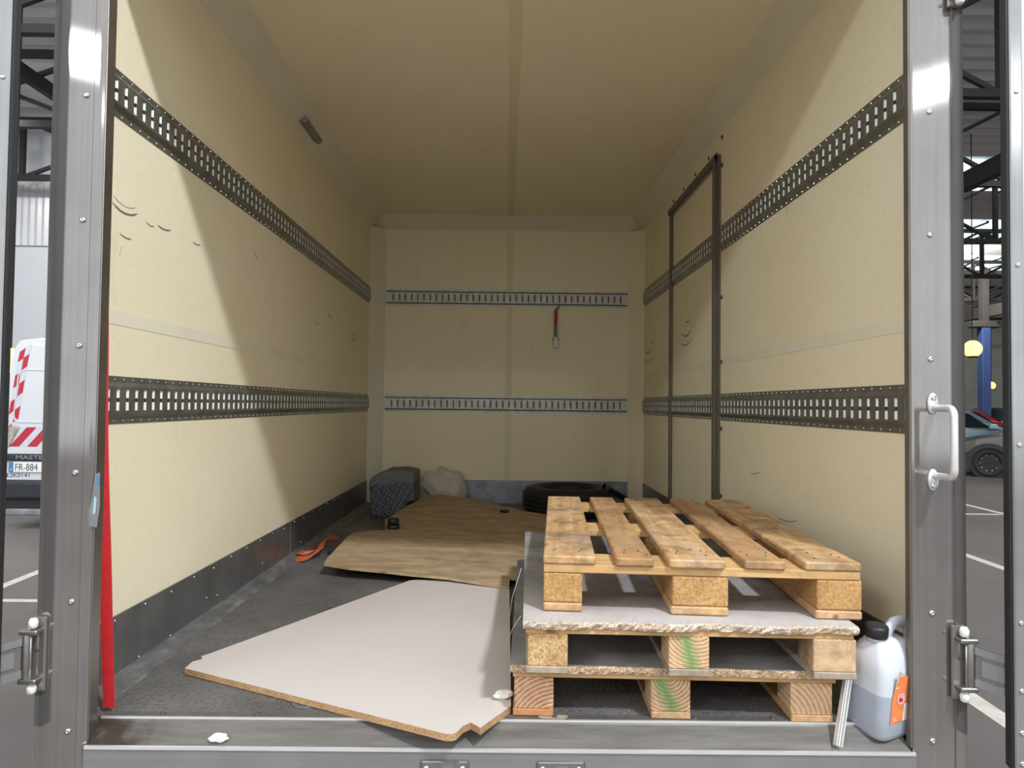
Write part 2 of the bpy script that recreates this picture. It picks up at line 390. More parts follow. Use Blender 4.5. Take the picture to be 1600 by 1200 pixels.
def ribbon(name, pts, wv, th, mat, parent=None, loc=(0, 0, 0)):
    # pts centre line, wv[i] full width vector
    vs, fs = [], []
    P = [Vector(p) for p in pts]
    for i, p in enumerate(P):
        t = (P[min(i+1, len(P)-1)]-P[max(i-1, 0)]).normalized(); wd = Vector(wv[i]) if isinstance(wv, list) else Vector(wv)
        nn = t.cross(wd).normalized()*th/2
        for s in ((-.5, -1), (.5, -1), (.5, 1), (-.5, 1)): vs.append(p+wd*s[0]+nn*s[1])
    for i in range(len(P)-1):
        for k in range(4): fs.append((i*4+k, i*4+(k+1) % 4, i*4+4+(k+1) % 4, i*4+4+k))
    fs.append((3, 2, 1, 0)); m = 4*(len(P)-1); fs.append((m, m+1, m+2, m+3))
    return mobj(name, vs, fs, mat, parent, loc)
def prism(name, poly, z0f, z1f, mats, parent=None, loc=(0, 0, 0), rot=(0, 0, 0)):
    # outline prism; z0f/z1f bottom / top as function of (x,y); mats = top, side
    n = len(poly); vs = [(x, y, z0f(x, y)) for x, y in poly]+[(x, y, z1f(x, y)) for x, y in poly]
    tris = tessellate_polygon([[Vector((x, y, 0)) for x, y in poly]])
    fs, idx = [], []
    for t in tris:
        a, b_, c = [Vector(vs[i+n]) for i in t]
        f = tuple(i+n for i in t)
        if (b_-a).cross(c-a).z < 0: f = f[::-1]
        fs.append(f); idx.append(0); fs.append(tuple(i-n for i in f[::-1])); idx.append(0)
    area = sum(poly[i][0]*poly[(i+1) % n][1]-poly[(i+1) % n][0]*poly[i][1] for i in range(n))
    for i in range(n):
        j = (i+1) % n; f = (i, j, j+n, i+n); fs.append(f if area > 0 else f[::-1]); idx.append(1)
    return mobj(name, vs, fs, None, parent, loc, rot, False, mats, idx)
def screw(parent, loc, axis, r=.006, mat='screw', name='screw'):
    key = ('scr', r, mat)
    if key not in _bc:
        vs, fs = lathe([(r, 0), (r*.95, r*.35), (r*.6, r*.62), (r*.28, r*.66), (r*.24, r*.4), (.0001, r*.4)], 10)
        me = bpy.data.meshes.new('screw'); me.from_pydata(vs, [], fs); me.materials.append(MT[mat])
        for p in me.polygons: p.use_smooth = True
        _bc[key] = me
    o = bpy.data.objects.new(name, _bc[key]); link(o, parent); o.location = loc
    o.rotation_euler = Vector(axis).to_track_quat('Z', 'Y').to_euler(); return o
def text(name, body, size, mat, parent, loc, rot, depth=.0008, align='LEFT', sx=1.0):
    cu = bpy.data.curves.new(name, 'FONT'); cu.body = body; cu.size = size; cu.extrude = depth; cu.align_x = align; cu.resolution_u = 3
    t = bpy.data.objects.new(name, cu); COL.objects.link(t)
    dg = bpy.context.evaluated_depsgraph_get(); dg.update()
    me = bpy.data.meshes.new_from_object(t.evaluated_get(dg)); bpy.data.objects.remove(t); bpy.data.curves.remove(cu)
    me.materials.clear(); me.materials.append(MT[mat]); me.name = name
    o = bpy.data.objects.new(name, me); link(o, parent); o.location = loc; o.rotation_euler = rot; o.scale = (sx, 1, 1)
    return o

# ------------------------------------------------------------------ truck box shell
XW, YB, ZC, CH = 1.10, 4.01, 2.32, .10     # half width, back wall, ceiling, chamfer
ZG = -.72                                   # hall floor level
struct(box('floor', (-XW, .072, -.05), (XW, YB, 0), 'floor'), 'dark anti-slip cargo floor of the truck box')
wl = struct(box('wall_left', (-XW-.04, .03, -.05), (-XW, YB+.04, ZC+.04), 'wall'), 'cream laminated left wall of the truck box')
# right wall in pieces round the side door opening
DY0, DY1, DZ = 1.93, 2.95, 2.085
wr = struct(mobj('wall_right',
    [(XW+dx, y, z) for dx in (0, .04) for y, z in ((.03, -.05), (DY0, -.05), (DY0, DZ), (DY1, DZ), (DY1, -.05), (YB+.04, -.05), (YB+.04, ZC+.04), (.03, ZC+.04), (DY0, ZC+.04), (DY1, ZC+.04))],
    [(0, 7, 8, 2, 1), (2, 8, 9, 3), (3, 9, 6, 5, 4), (10, 11, 12, 18, 17), (12, 13, 19, 18), (13, 14, 15, 16, 19),
     (1, 2, 12, 11), (2, 3, 13, 12), (3, 4, 14, 13), (0, 10, 17, 7), (5, 6, 16, 15), (7, 17, 18, 8), (8, 18, 19, 9), (9, 19, 16, 6), (0, 1, 11, 10), (4, 5, 15, 14)], 'wall'),
    'cream laminated right wall of the truck box')
wb = struct(box('wall_back', (-XW, YB, -.05), (XW, YB+.04, ZC+.04), 'wall'), 'cream laminated front bulkhead at the end of the truck box')
ce = struct(box('ceiling', (-XW, .03, ZC), (XW, YB, ZC+.04), 'ceil'), 'cream ceiling of the truck box')
# corner coves and posts
def cove(name, a, b_, c, d, mat, lab):
    # triangular prism: section points at one end (a,b,c), extruded by d
    A = [Vector(p) for p in (a, b_, c)]; d = Vector(d)
    return struct(mobj(name, A+[p+d for p in A], [(0, 1, 2), (5, 4, 3), (0, 3, 4, 1), (1, 4, 5, 2), (2, 5, 3, 0)], mat), lab)
cove('trim_1', (-XW, .05, ZC-CH), (-XW+CH, .05, ZC), (-XW, .05, ZC), (0, YB-.05, 0), 'cove', 'grey cream chamfered strip between left wall and ceiling')
cove('trim_2', (XW, .05, ZC-CH), (XW, .05, ZC), (XW-CH, .05, ZC), (0, YB-.05, 0), 'cove', 'grey cream chamfered strip between right wall and ceiling')
cove('trim_3', (-XW, YB-CH, ZC), (-XW, YB, ZC), (-XW, YB, ZC-CH), (2*XW, 0, 0), 'cove', 'chamfered strip between back wall and ceiling')
cove('trim_4', (-XW, YB-.11, 0), (-XW+.11, YB, 0), (-XW, YB, 0), (0, 0, ZC-CH), 'cove', 'chamfered cream corner post left of the back wall')
cove('trim_5', (XW, YB-.11, 0), (XW, YB, 0), (XW-.11, YB, 0), (0, 0, ZC-CH), 'wall', 'chamfered cream corner post right of the back wall')
struct(box('trim_6', (.002, .05, ZC-.0035), (.048, YB-CH, ZC), 'strip', None, .001), 'flat joint strip down the middle of the ceiling')
struct(box('trim_7', (-.005, YB-.002, .19), (.045, YB, ZC-CH), 'strip'), 'flat vertical joint strip on the back wall')
struct(box('trim_8', (-XW, .05, 1.013), (-XW+.0012, YB-.11, 1.053), 'lstrip'), 'faint horizontal joint strip along the left wall')
struct(box('trim_9', (XW-.0012, .05, 1.013), (XW, DY0-.06, 1.053), 'lstrip'), 'faint horizontal joint strip along the right wall')
struct(box('trim_10', (XW-.0012, DY1+.03, 1.013), (XW, YB-.11, 1.053), 'lstrip'), 'short faint joint strip on the right wall behind the side door')
# skirting
bl = struct(box('baseboard_left', (-XW, .05, 0), (-XW+.006, YB-.11, .187), 'skirt', None, .001), 'charcoal kick panel along the left wall')
for y in [.28+.17*i for i in range(20)]:
    screw(bl, (.003, y-(.05+YB-.11)/2, .082 if int(y*10) % 3 else .075), (1, 0, 0), .0045)
for y in (.42, .62, .9, 1.0, 1.5, 2.1): screw(bl, (.003, y-(.05+YB-.11)/2, -.05+.03*math.sin(y*9)), (1, 0, 0), .0045)
box('panel_joint', (.003, 1.915-1.975, -.0935), (.0042, 1.922-1.975, .0935), 'alu', bl)
struct(box('baseboard_right', (XW-.006, .05, 0), (XW, DY0-.06, .187), 'skirt', None, .001), 'charcoal kick panel along the right wall near the opening')
struct(box('baseboard_right', (XW-.006, DY1+.03, 0), (XW, YB-.11, .187), 'skirt', None, .001), 'charcoal kick panel on the right wall behind the side door')
bb_ = struct(box('baseboard_back', (-XW+.11, YB-.006, .0), (XW-.11, YB, .187), 'alu_skirt', None, .001), 'scuffed grey aluminium kick plate along the back wall')
for i in range(14): screw(bb_, (-.9+.138*i, -.003, .082), (0, -1, 0), .005)
struct(cove('trim_11', (-XW+.006, .075, 0), (-XW+.07, .075, 0), (-XW+.006, .075, .022), (0, YB-.2, 0), 'fedge', None), 'dusty sloped edge strip between left kick panel and floor')
struct(cove('trim_12', (XW-.006, .075, 0), (XW-.006, .075, .022), (XW-.07, .075, 0), (0, DY0-.15, 0), 'fedge', None), 'dusty sloped edge strip between right kick panel and floor')

# scuffs on the walls: thin rubbed lines, part of the wall
def scuff(wall, pts, wd, side):
    c = wall.location if wall.name == 'wall_left' else Vector((0, 0, 0))
    x = (-XW+.0006) if side < 0 else (XW-.0006)
    P = [(x-c.x, y-c.y, z-c.z) for y, z in pts]
    o = ribbon('scuff_mark', P, [(0, 0, wd*(1 if 0 < i < len(P)-1 else .15)) for i in range(len(P))], .0004, 'scuff', wall); return o
def arc(y0, z0, y1, z1, sag, n=9):
    return [(y0+(y1-y0)*t/(n-1), z0+(z1-z0)*t/(n-1)-sag*4*(t/(n-1))*(1-t/(n-1))) for t in range(n)]
for a in [(.217, 1.352, .355, 1.356, .016, .006), (.222, 1.372, .345, 1.372, .014, .0015), (.404, 1.346, .455, 1.344, .006, .003), (.475, 1.353, .564, 1.358, .006, .005),
          (.261, 1.274, .323, 1.272, .004, .004), (.726, 1.357, .788, 1.36, .004, .004), (.262, 1.21, .272, 1.24, 0, .003),
          (3.28, 1.275, 3.42, 1.28, .03, .008), (3.3, 1.30, 3.4, 1.30, .02, .005), (1.32, 1.46, 1.38, 1.43, .01, .003), (2.3, 1.27, 2.42, 1.26, .01, .004), (2.6, 1.36, 2.72, 1.35, .02, .006), (1.65, 1.62, 1.70, 1.56, .01, .003)]:
    scuff(wl, arc(*a[:5]), a[5], -1)
for a in [(3.58, 1.24, 3.84, 1.23, .02, .007), (3.5, 1.30, 3.66, 1.30, .02, .005), (3.62, 1.16, 3.84, 1.15, .012, .006), (.9, .38, 1.1, .36, .01, .003), (1.3, .52, 1.42, .50, 0, .003), (3.5, 1.90, 3.62, 1.84, .0, .01)]:
    scuff(wr, arc(*a[:5]), a[5], 1)

# ------------------------------------------------------------------ rear frame: posts, header, sill
def post(name, s, lab):
    # cross-section (x outward from inner edge, y); stepped face
    inner = 1.005 if s < 0 else 1.013
    if s < 0: sec = [(0, .040), (0, .004), (.005, 0), (.009, -.004), (.022, -.004), (.025, -.0005), (.127, 0), (.127, .040)]
    else: sec = [(0, .022), (0, .002), (.006, 0), (.058, -.001), (.0605, .004), (.104, .004), (.106, 0), (.133, .0), (.133, .022)]
    vs = [(s*(inner+x), y, z) for z in (-.26, 2.44) for x, y in sec]; n = len(sec)
    fs = [(i, (i+1) % n, (i+1) % n+n, i+n) for i in range(n)]+[tuple(range(n)), tuple(range(2*n-1, n-1, -1))]
    bm = bmesh.new(); bv = [bm.verts.new(v) for v in vs]; [bm.faces.new([bv[i] for i in f]) for f in fs]
    return struct(bobj(name, bm, 'steel'), lab)
pl = post('trim_13', -1, 'brushed steel rear frame post left of the opening')
pr = post('trim_14', 1, 'brushed steel rear frame post right of the opening')
for z in (2.18, 1.87, 1.558, 1.245, .933, .621, .307, -.005): screw(pl, (-1.048, -.0005, z), (0, -1, 0), .0075)
for z in (2.17, 1.86, 1.547, 1.236, .925, .299, -.011): screw(pr, (1.060, -.0005, z), (0, -1, 0), .0075)
# inner brown seal strip on the right post, return lips
box('seal_strip', (1.0085, .003, -.03), (1.0125, .024, 2.24), 'frame', pr)
box('return_lip', (-1.0048, .006, -.03), (-1.002, .042, 2.24), 'steel_d', pl)
# torn sticker on the left post
stk = tag(empty('torn_sticker', (-1.0, -.0015, .50)), 'torn silver and blue sticker on the left steel post beside the red strap', 'sticker')
mobj('silver_backing', [(-.012, 0, -.01), (.008, 0, -.012), (.014, 0, .04), (.012, 0, .122), (.0, 0, .118), (-.006, 0, .06), (-.012, -.001, .03)], [(0, 1, 2, 3, 4, 5, 6)], 'alu', stk)
mobj('blue_print', [(.004, -.0006, .094), (.012, -.0006, .090), (.0125, -.0006, .112), (.006, -.0006, .114)], [(0, 1, 2, 3)], 'pblue', stk)
mobj('pale_print', [(-.003, -.0006, .02), (.004, -.0006, .022), (.006, -.0006, .06), (.0, -.0006, .065)], [(0, 1, 2, 3)], 'mirror', stk)
hd = struct(box('trim_15', (-1.14, -.001, 2.235), (1.15, .05, 2.44), 'steel', None, .003), 'steel header beam over the opening')
# sill: riser + sloping threshold + front beam
vs = [(-1.008, .072, 0), (1.008, .072, 0), (-1.008, .072, -.004), (1.008, .072, -.004), (-1.008, .062, -.007), (1.008, .062, -.007), (-1.008, .001, -.038), (1.008, .001, -.038), (-1.008, .001, -.06), (1.008, .001, -.06), (-1.008, .072, -.06), (1.008, .072, -.06)]
th = struct(mobj('trim_16', vs, [(0, 2, 3, 1), (2, 4, 5, 3), (4, 6, 7, 5), (6, 8, 9, 7), (8, 10, 11, 9), (10, 0, 1, 11), (0, 10, 8, 6, 4, 2), (1, 3, 5, 7, 9, 11)], 'thresh'), 'dirty sloping steel threshold plate at the truck opening')
box('bright_lip', (-1.008, .068, -.0045), (1.008, .0735, .0008), 'bright', th)
box('dark_edge_bar', (-1.008, .072, -.004), (1.0, .098, .0015), 'edgebar', th)
for x in (-.86, -.62, -.3, .14, .5, .7): screw(th, (x, .085, .0015), (0, 0, 1), .007, 'screwdark')
be = struct(box('trim_17', (-1.01, -.004, -.30), (1.02, .04, -.041), 'beam', None, .002), 'steel beam under the threshold')
box('bright_edge', (-1.005-.005, -.026, .1255), (1.01, -.019, .1330), 'bright', be)
mobj('glue_patch', [(.105, .075, .0019), (.16, .072, .0019), (.172, .08, .0019), (.175, .096, .0019), (.14, .098, .0019), (.118, .094, .0019), (.10, .098, .0019), (.098, .085, .0019)], [(0, 1, 2, 3, 4, 5, 6, 7)], 'w_pale', th)
# latch keepers on the beam
for x0, lab in ((-.192, 'steel latch keeper plate on the sill beam, the left one'), (.09, 'steel latch keeper plate on the sill beam, the right one')):
    k = tag(empty('latch_keeper', (x0+.059, -.004, -.11)), lab, 'latch', 'latch keepers on the sill beam')
    box('plate', (-.059, -.006, -.045), (.059, 0, .045), 'steel', k, .004)
    box('keeper_block', (-.012, -.028, -.03), (.022, -.006, .026), 'alu', k, .004)
    box('catch_bar', (-.03, -.02, -.032), (.036, -.014, .014), 'screw', k, .002)
    for sx in (-.044, .044):
        for sz in (-.028, .028): screw(k, (sx, -.006, sz), (0, -1, 0), .007)

# outer skin of the truck box and roof edge (seen past the posts from the side)
struct(box('wall_outer_left', (-XW-.055, .035, -.30), (-XW-.0405, YB+.06, ZC+.12), 'vanw'), 'white outer skin of the truck box, left side')
struct(box('wall_outer_right', (XW+.0405, .035, -.30), (XW+.055, DY0-.02, ZC+.12), 'vanw'), 'white outer skin of the truck box, right side')
struct(box('roof', (-XW-.055, .0505, ZC+.05), (XW+.055, YB+.06, ZC+.12), 'vanw'), 'roof of the truck box')
struct(box('underbody', (-XW, .05, -.30), (XW, YB, -.0615), 'truss'), 'dark chassis under the truck box')

# ------------------------------------------------------------------ side door in the right wall (door_3)
d3 = struct(empty('door_3', (XW, (DY0+DY1)/2, 0)), 'cream side door with brown frame in the right wall')
yc = (DY0+DY1)/2; hy = (DY1-DY0)/2
box('door_leaf', (.004, -hy+.004, .004), (.04, hy-.004, DZ-.004), 'wall', d3)
box('jamb', (-.024, -hy-.022, 0), (.003, -hy+.018, DZ+.03), 'frame', d3, .003)
box('jamb_strip', (-.013, -hy-.045, 0), (-.001, -hy-.022, DZ+.02), 'frame', d3, .002)
box('jamb_edge', (-.010, -hy-.062, 0), (-.0005, -hy-.050, DZ+.02), 'frame', d3, .002)
box('jamb', (-.016, hy-.012, 0), (.003, hy+.022, DZ+.03), 'frame', d3, .003)
box('head_frame', (-.026, -hy-.022, DZ-.008), (.003, hy+.022, DZ+.03), 'frame', d3, .003)
box('head_strip', (-.012, -hy+.02, DZ-.018), (.003, hy-.014, DZ-.008), 'alu', d3, .001)
box('door_kick_panel', (-.002, -hy+.02, .004), (.004, hy-.014, .187), 'skirt', d3)
box('joint_strip', (.0028, -hy+.02, 1.013), (.004, hy-.014, 1.053), 'lstrip', d3)
box('fixing_plate', (-.008, -hy+.0, DZ+.03), (0, -hy+.09, DZ+.05), 'frame', d3)
for z in (.35, .69, 1.03, 1.36, 1.70, 2.04, DZ+.10): screw(d3, (-.0005, -hy-.085, z), (-1, 0, 0), .011, 'screwdark')
for y in (-.35, -.08, .2, .47): screw(d3, (-.0005, y, DZ+.075), (-1, 0, 0), .010, 'screwdark')
for i, (y0, z0, y1, z1, sg, wd) in enumerate([(2.46, 1.262, 2.70, 1.262, .03, .008), (2.44, 1.205, 2.72, 1.20, .025, .006), (2.5, 1.32, 2.6, 1.325, .008, .006)]):
    ribbon('scuff_mark', [(.0035, y-yc, z) for y, z in arc(y0, z0, y1, z1, sg)], [(0, 0, wd*(1 if 0 < k < 8 else .15)) for k in range(9)], .0004, 'scuff', d3)

# ------------------------------------------------------------------ cargo rails
RH = .135
def rail_mesh(name, L, mat, tabmat, parent, face, npitch=.05):
    # local: s along +X, out along -Y (into room), z up, centred height; slots are real holes in the face
    D = .013
    prof = [(0, -RH/2), (-.002, -RH/2), (-.002, -RH/2+.017), (-D, -RH/2+.030), (-D, RH/2-.030), (-.002, RH/2-.017), (-.002, RH/2), (0, RH/2)]
    vs, fs = [], []
    def quad(a, b_, c, d):
        i = len(vs); vs.extend([a, b_, c, d]); fs.append((i, i+1, i+2, i+3))
    for i in range(len(prof)-1):
        if i == 3: continue
        (y0, z0), (y1, z1) = prof[i], prof[i+1]; quad((0, y0, z0), (0, y1, z1), (L, y1, z1), (L, y0, z0))
    zf0, zf1 = -RH/2+.030, RH/2-.030; hw, hs = .0085, .030
    n = int((L-.02)/npitch); x0 = (L-(n-1)*npitch)/2; xs = [x0+k*npitch for k in range(n)]
    quad((0, -D, zf0), (0, -D, -hs), (L, -D, -hs), (L, -D, zf0)); quad((0, -D, hs), (0, -D, zf1), (L, -D, zf1), (L, -D, hs))
    e = 0
    for x in xs+[None]:
        x1 = x-hw if x is not None else L
        quad((e, -D, -hs), (e, -D, hs), (x1, -D, hs), (x1, -D, -hs))
        if x is not None:
            e = x+hw
            quad((x-hw, -D, -hs), (x-hw, -D, hs), (x-hw, -D+.004, hs), (x-hw, -D+.004, -hs)); quad((e, -D, hs), (e, -D, -hs), (e, -D+.004, -hs), (e, -D+.004, hs))
    for x in (0, L):
        i = len(vs); vs.extend([(x, y, z) for y, z in prof]); fs.append(tuple(range(i, i+len(prof))))
    body = mobj('channel', vs, fs, mat, parent)
    tv, tf = [], []
    for x in xs:     # bent lips behind each slot, upper and lower
        for z0, z1 in ((.006, hs+.0005), (-hs-.0005, -.006)):
            ya, yb = (-D+.011, -D+.001) if face < 0 else (-D+.001, -D+.011)
            i = len(tv); tv += [(x-hw, ya, z0), (x+hw, yb, z0), (x+hw, yb, z1), (x-hw, ya, z1)]; tf.append((i, i+1, i+2, i+3))
    if tabmat: t = mobj('slot_lips', tv, tf, tabmat, parent); t['kind'] = 'stuff'
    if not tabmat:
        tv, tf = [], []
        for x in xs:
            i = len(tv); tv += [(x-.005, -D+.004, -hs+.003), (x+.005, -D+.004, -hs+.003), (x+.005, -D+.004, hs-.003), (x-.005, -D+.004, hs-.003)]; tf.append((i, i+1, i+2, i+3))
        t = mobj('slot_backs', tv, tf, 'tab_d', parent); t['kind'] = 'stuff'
        for z in (-RH/2+.0215, RH/2-.0215): box('shade_strip', (0, -.0075, z-.0045), (L, -.001, z+.0045), 'rubber', parent)  # dark strips stand in for the shade along the flange steps
    bm = bmesh.new()
    for x in xs:
        for z in (-RH/2+.0085, RH/2-.0085):
            bmesh.ops.create_cone(bm, cap_ends=True, segments=6, radius1=.0032, radius2=.002, depth=.002, matrix=Matrix.Translation((x, -.003, z)) @ Matrix.Rotation(PI/2, 4, 'X'))
    r = bobj('rivet_row', bm, 'screw', parent); r['kind'] = 'stuff'
def rail(z, p0, p1, lab, mat='rail', tab='tab', parent=None):
    p0, p1 = Vector((*p0, z)), Vector((*p1, z)); d = p1-p0; L = d.length
    e = empty('cargo_rail' if parent is None else 'door_rail', p0 if parent is None else p0-parent.location, (0, 0, math.atan2(d.y, d.x)), parent)
    rail_mesh('cargo_rail', L, mat, tab, e, -1 if d.y > 0 else 1)
    if parent is None: tag(e, lab, 'rail', 'slotted cargo rails on the truck walls')
    return e
ZU, ZL = 1.663, .800
YE = YB-.115
# local -Y must point into the room
rail(ZU, (-XW, .06), (-XW, YE), 'long slotted cargo rail high on the left wall')
rail(ZL, (-XW, .06), (-XW, YE), 'long slotted cargo rail at mid height on the left wall')
rail(ZU, (XW, DY0-.075), (XW, .06), 'slotted cargo rail high on the right wall between side door and opening')
rail(ZL, (XW, DY0-.075), (XW, .06), 'slotted cargo rail at mid height on the right wall between side door and opening')
rail(ZU, (XW, YE), (XW, DY1+.025), 'short slotted cargo rail high on the right wall behind the side door')
rail(ZL, (XW, YE), (XW, DY1+.025), 'short slotted cargo rail at mid height on the right wall behind the side door')
rail(ZU, (XW+.004, DY1-.02), (XW+.004, DY0+.03), None, parent=d3)
rail(ZL, (XW+.004, DY1-.02), (XW+.004, DY0+.03), None, parent=d3)
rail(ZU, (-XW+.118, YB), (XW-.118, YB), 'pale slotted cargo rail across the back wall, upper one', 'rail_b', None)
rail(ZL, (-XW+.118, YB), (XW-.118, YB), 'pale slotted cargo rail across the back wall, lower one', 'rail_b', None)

# ------------------------------------------------------------------ pallets
def ragged_deck(name, w_, l_, z0, th_, mats, parent, amp, seed, overhang=.012):
    rnd = random.Random(seed); nx = 90; ny = 4
    # grid with a broken front edge; 3 rows through the thickness at the front
    poly = [(overhang*-1 + (w_+2*overhang)*i/nx, -overhang+amp*(rnd.random()-.6)+amp*.8*math.sin(i*.21+seed)) for i in range(nx+1)]
    n = len(poly); vs = []
    lay = [0, .35, .75, 1.0]
    for li, t in enumerate(lay):
        for x, y in poly:
            j = (rnd.random()-.5)*amp*1.1
            droop = amp*.5*(rnd.random())*(1 if li == 3 else .4)
            vs.append((x, y+j+(amp*.45 if li in (0, 3) else -amp*.1), z0+th_*t-(droop if li == 3 else 0)))
    fs, idx = [], []
    for li in range(3):
        for i in range(nx): fs.append((li*n+i, li*n+i+1, (li+1)*n+i+1, (li+1)*n+i)); idx.append(1)
    # flat row behind the broken edge, then the plain sheet
    b0 = len(vs)
    for x, y in poly: vs.append((x, .035, z0+th_))
    for x, y in poly: vs.append((x, .035, z0))
    for i in range(nx):
        fs.append((3*n+i, 3*n+i+1, b0+i+1, b0+i)); idx.append(0); fs.append((b0+n+i, b0+n+i+1, i+1, i)); idx.append(0)
    c0 = len(vs)
    xa, xb = poly[0][0], poly[-1][0]
    vs += [(xa, l_, z0+th_), (xb, l_, z0+th_), (xa, l_, z0), (xb, l_, z0)]
    fs.append(tuple([b0+i for i in range(n)]+[c0+1, c0])); idx.append(0)
    fs.append(tuple([b0+n+i for i in range(n-1, -1, -1)]+[c0+2, c0+3])); idx.append(0)
    fs += [(c0, c0+1, c0+3, c0+2), (b0, c0, c0+2, b0+n), (b0+n-1, b0+2*n-1, c0+3, c0+1)]; idx += [1, 1, 1]
    fs += [(b0, b0+n, 0, n), (b0, n, 2*n, 3*n), (b0+n-1, 4*n-1, 3*n-1, 2*n-1), (b0+n-1, 2*n-1, n-1, b0+2*n-1)]; idx += [1]*4
    return mobj(name, vs, fs, None, parent, mats=mats, idx=idx)

def jit(o, a=.006):
    o.rotation_euler.z += random.uniform(-a, a); return o
# euro pallet on top
p3 = tag(empty('wooden_pallet', (.1085, .098, .2665), (0, .0015, -.066)), 'worn wooden pallet with five open top boards, topmost of the stack', 'pallet')
XS = [(0, .1), (.3275, .4725), (.69, .805)]
YS = [0, .5275, 1.055]
for x0, x1 in XS: box('bottom_board', (x0, 0, 0), (x1, 1.2, .022), 'w_run', p3, .004)
for x0, x1 in XS:
    for y in YS: box('block', (x0+(.003 if x0 > 0 else 0), y+.001, .022), (x1, y+.14, .1), 'blk', p3, .006, seg=2)
for y in YS: box('cross_board', (.0, y, .1), (.8, y+.14, .122), 'w_str', p3, .002)
for i, (x0, x1, dy) in enumerate([(0, .135, .0), (.182, .280, -.006), (.322, .464, -.012), (.514, .616, -.004), (.662, .802, .0)]):
    t = jit(box('top_board', (x0, dy-.004, .122), (x1, 1.2, .144), 'w_top2' if i in (1, 3) else 'w_top', p3, .004))
    for yy in (.06, .10, .58, 1.12):
        for q in (.25, .75): screw(t, ((x1-x0)*(q-.5)+random.uniform(-.01, .01), yy-.6+random.uniform(-.02, .02), .0108), (0, 0, 1), .0035, 'screwdark', 'nail')

def board_pallet(loc, rot, lab, blocks, runner, deckm, edge, seed, width, amp):
    p = tag(empty('chipboard_pallet', loc, rot), lab, 'pallet')
    xs = [(0, .1), (.35, .45), (.705, .81)]
    for i, (x0, x1) in enumerate(xs): box('bottom_board', (x0-(.004 if i == 0 else 0), -.004, 0), (x1, 1.2, .017), runner[i], p, .002)
    for i, (x0, x1) in enumerate(xs):
        for k, y in enumerate((.0, .54, 1.09)):
            box('block', (x0, y, .017), (x1, y+.1, .096), blocks[i] if k == 0 else 'blk2', p, .002)
    for y in (.0, .54, 1.09): box('cross_board', (-.005, y+.002, .096), (width+.005, y+.1, .111), 'w_str', p, .0015)
    ragged_deck('deck_panel', width, 1.225, .1115, .020, [deckm, edge], p, amp, seed)
    return p
p2 = board_pallet((.0665, .030, .1340), (0, .0015, -.030), 'pallet with dusty white ragged-edged chipboard deck, middle of the stack', ['blk2', 'ring_m', 'ring_p'], ['w_pale', 'w_pale', 'w_pale'], 'deck2', 'chip_w', 3, .80, .007)
p1 = board_pallet((.0365, .094, .0025), (0, .0015, -.030), 'pallet with grey chipboard deck and end-grain blocks, lowest of the stack', ['ring_l', 'ring_m2', 'ring_r'], ['w_red', 'w_run', 'w_run'], 'deck', 'chip', 8, .815, .003)
# loose nylon threads hanging from the pallets
for k, pts in enumerate([[(.049, .04, .27), (.030, .1, .22), (.0215, .2, .165)], [(.055, .3, .33), (.03, .32, .24), (.022, .34, .17)]]):
    tag(tube('loose_thread', pts, .0006, 'foam', None, 4), ['thin pale thread hanging over the left front edge of the stack', 'thin pale thread hanging over the left side of the stack'][k], 'thread')

# ------------------------------------------------------------------ sheets on the floor
wp = [(-.923, .347), (-.925, .40), (-.905, .425), (-.918, .445), (-.90, .475), (-.411, 1.405), (-.36, 1.42), (.028, 1.39), (.028, .108), (-.047, -.020), (-.058, -.005), (-.072, .010), (-.09, -.012), (-.103, -.046), (-.114, -.053), (-.128, -.052)]
wbrd = prism('melamine_board', wp, lambda x, y: .0025, lambda x, y: .0195, ['mel', 'chip_b'])
tag(wbrd, 'white melamine chipboard sheet with broken corner lying on the floor', 'board')
pz = lambda x, y: -.0012-.024*x+.0268*y
pp = [(-.826, 1.542), (-.70, 1.485), (-.532, 1.447), (-.40, 1.41), (-.241, 1.378), (-.1, 1.315), (.026, 1.262), (.03, 1.40), (.33, 1.44), (.42, 2.2), (.34, 2.95), (.224, 3.03), (.104, 3.11), (.052, 3.20), (-.02, 3.25), (-.085, 3.37), (-.2, 3.46), (-.306, 3.60), (-.40, 3.63), (-.483, 3.69), (-.54, 3.64), (-.59, 3.613), (-.63, 3.4), (-.655, 3.2), (-.69, 2.95), (-.71, 2.751), (-.732, 2.619), (-.70, 2.45), (-.675, 2.31), (-.72, 2.30), (-.769, 2.287), (-.80, 2.24), (-.838, 2.223), (-.845, 2.05), (-.841, 1.906), (-.838, 1.75), (-.832, 1.613)]
ply = prism('plywood_sheet', pp, lambda x, y: pz(x, y)-.012, pz, ['ply', 'ply_e'])
tag(ply, 'worn brown plywood sheet with a notched left edge behind the white board', 'plywood')
# what props the sheet up, on the floor beneath it
for k, (x, y) in enumerate([(-.55, 3.2), (-.6, 1.9)]):
    h = pz(x, y)-.0125
    t = tag(box('timber_batten', (x-.05, y-.03, 0), (x+.05, y+.03, h-.004), 'w_run', None, .003), ['short timber batten under the back of the plywood sheet', 'short timber batten under the front of the plywood sheet'][k], 'batten')
cap = tag(empty('black_cup', (-.640, 2.37, pz(-.640, 2.37)+.001), (.0268, .024, 0)), 'small black plastic cup standing in the notch of the plywood', 'cup')
lathe_obj('rim', [(.036, 0), (.038, .004), (.038, .018), (.034, .022)], 'black', cap)
lathe_obj('body', [(.032, .018), (.033, .05), (.030, .058), (.012, .059)], 'black', cap)
kn = tag(lathe_obj('dark_puck', [(.012, 0), (.028, .002), (.03, .012), (.02, .018)], 'black', None, (.0, 3.02, pz(0, 3.02)), (.0268, .024, 0), 12), 'flat black puck lying on the plywood beside the tyre', 'puck')

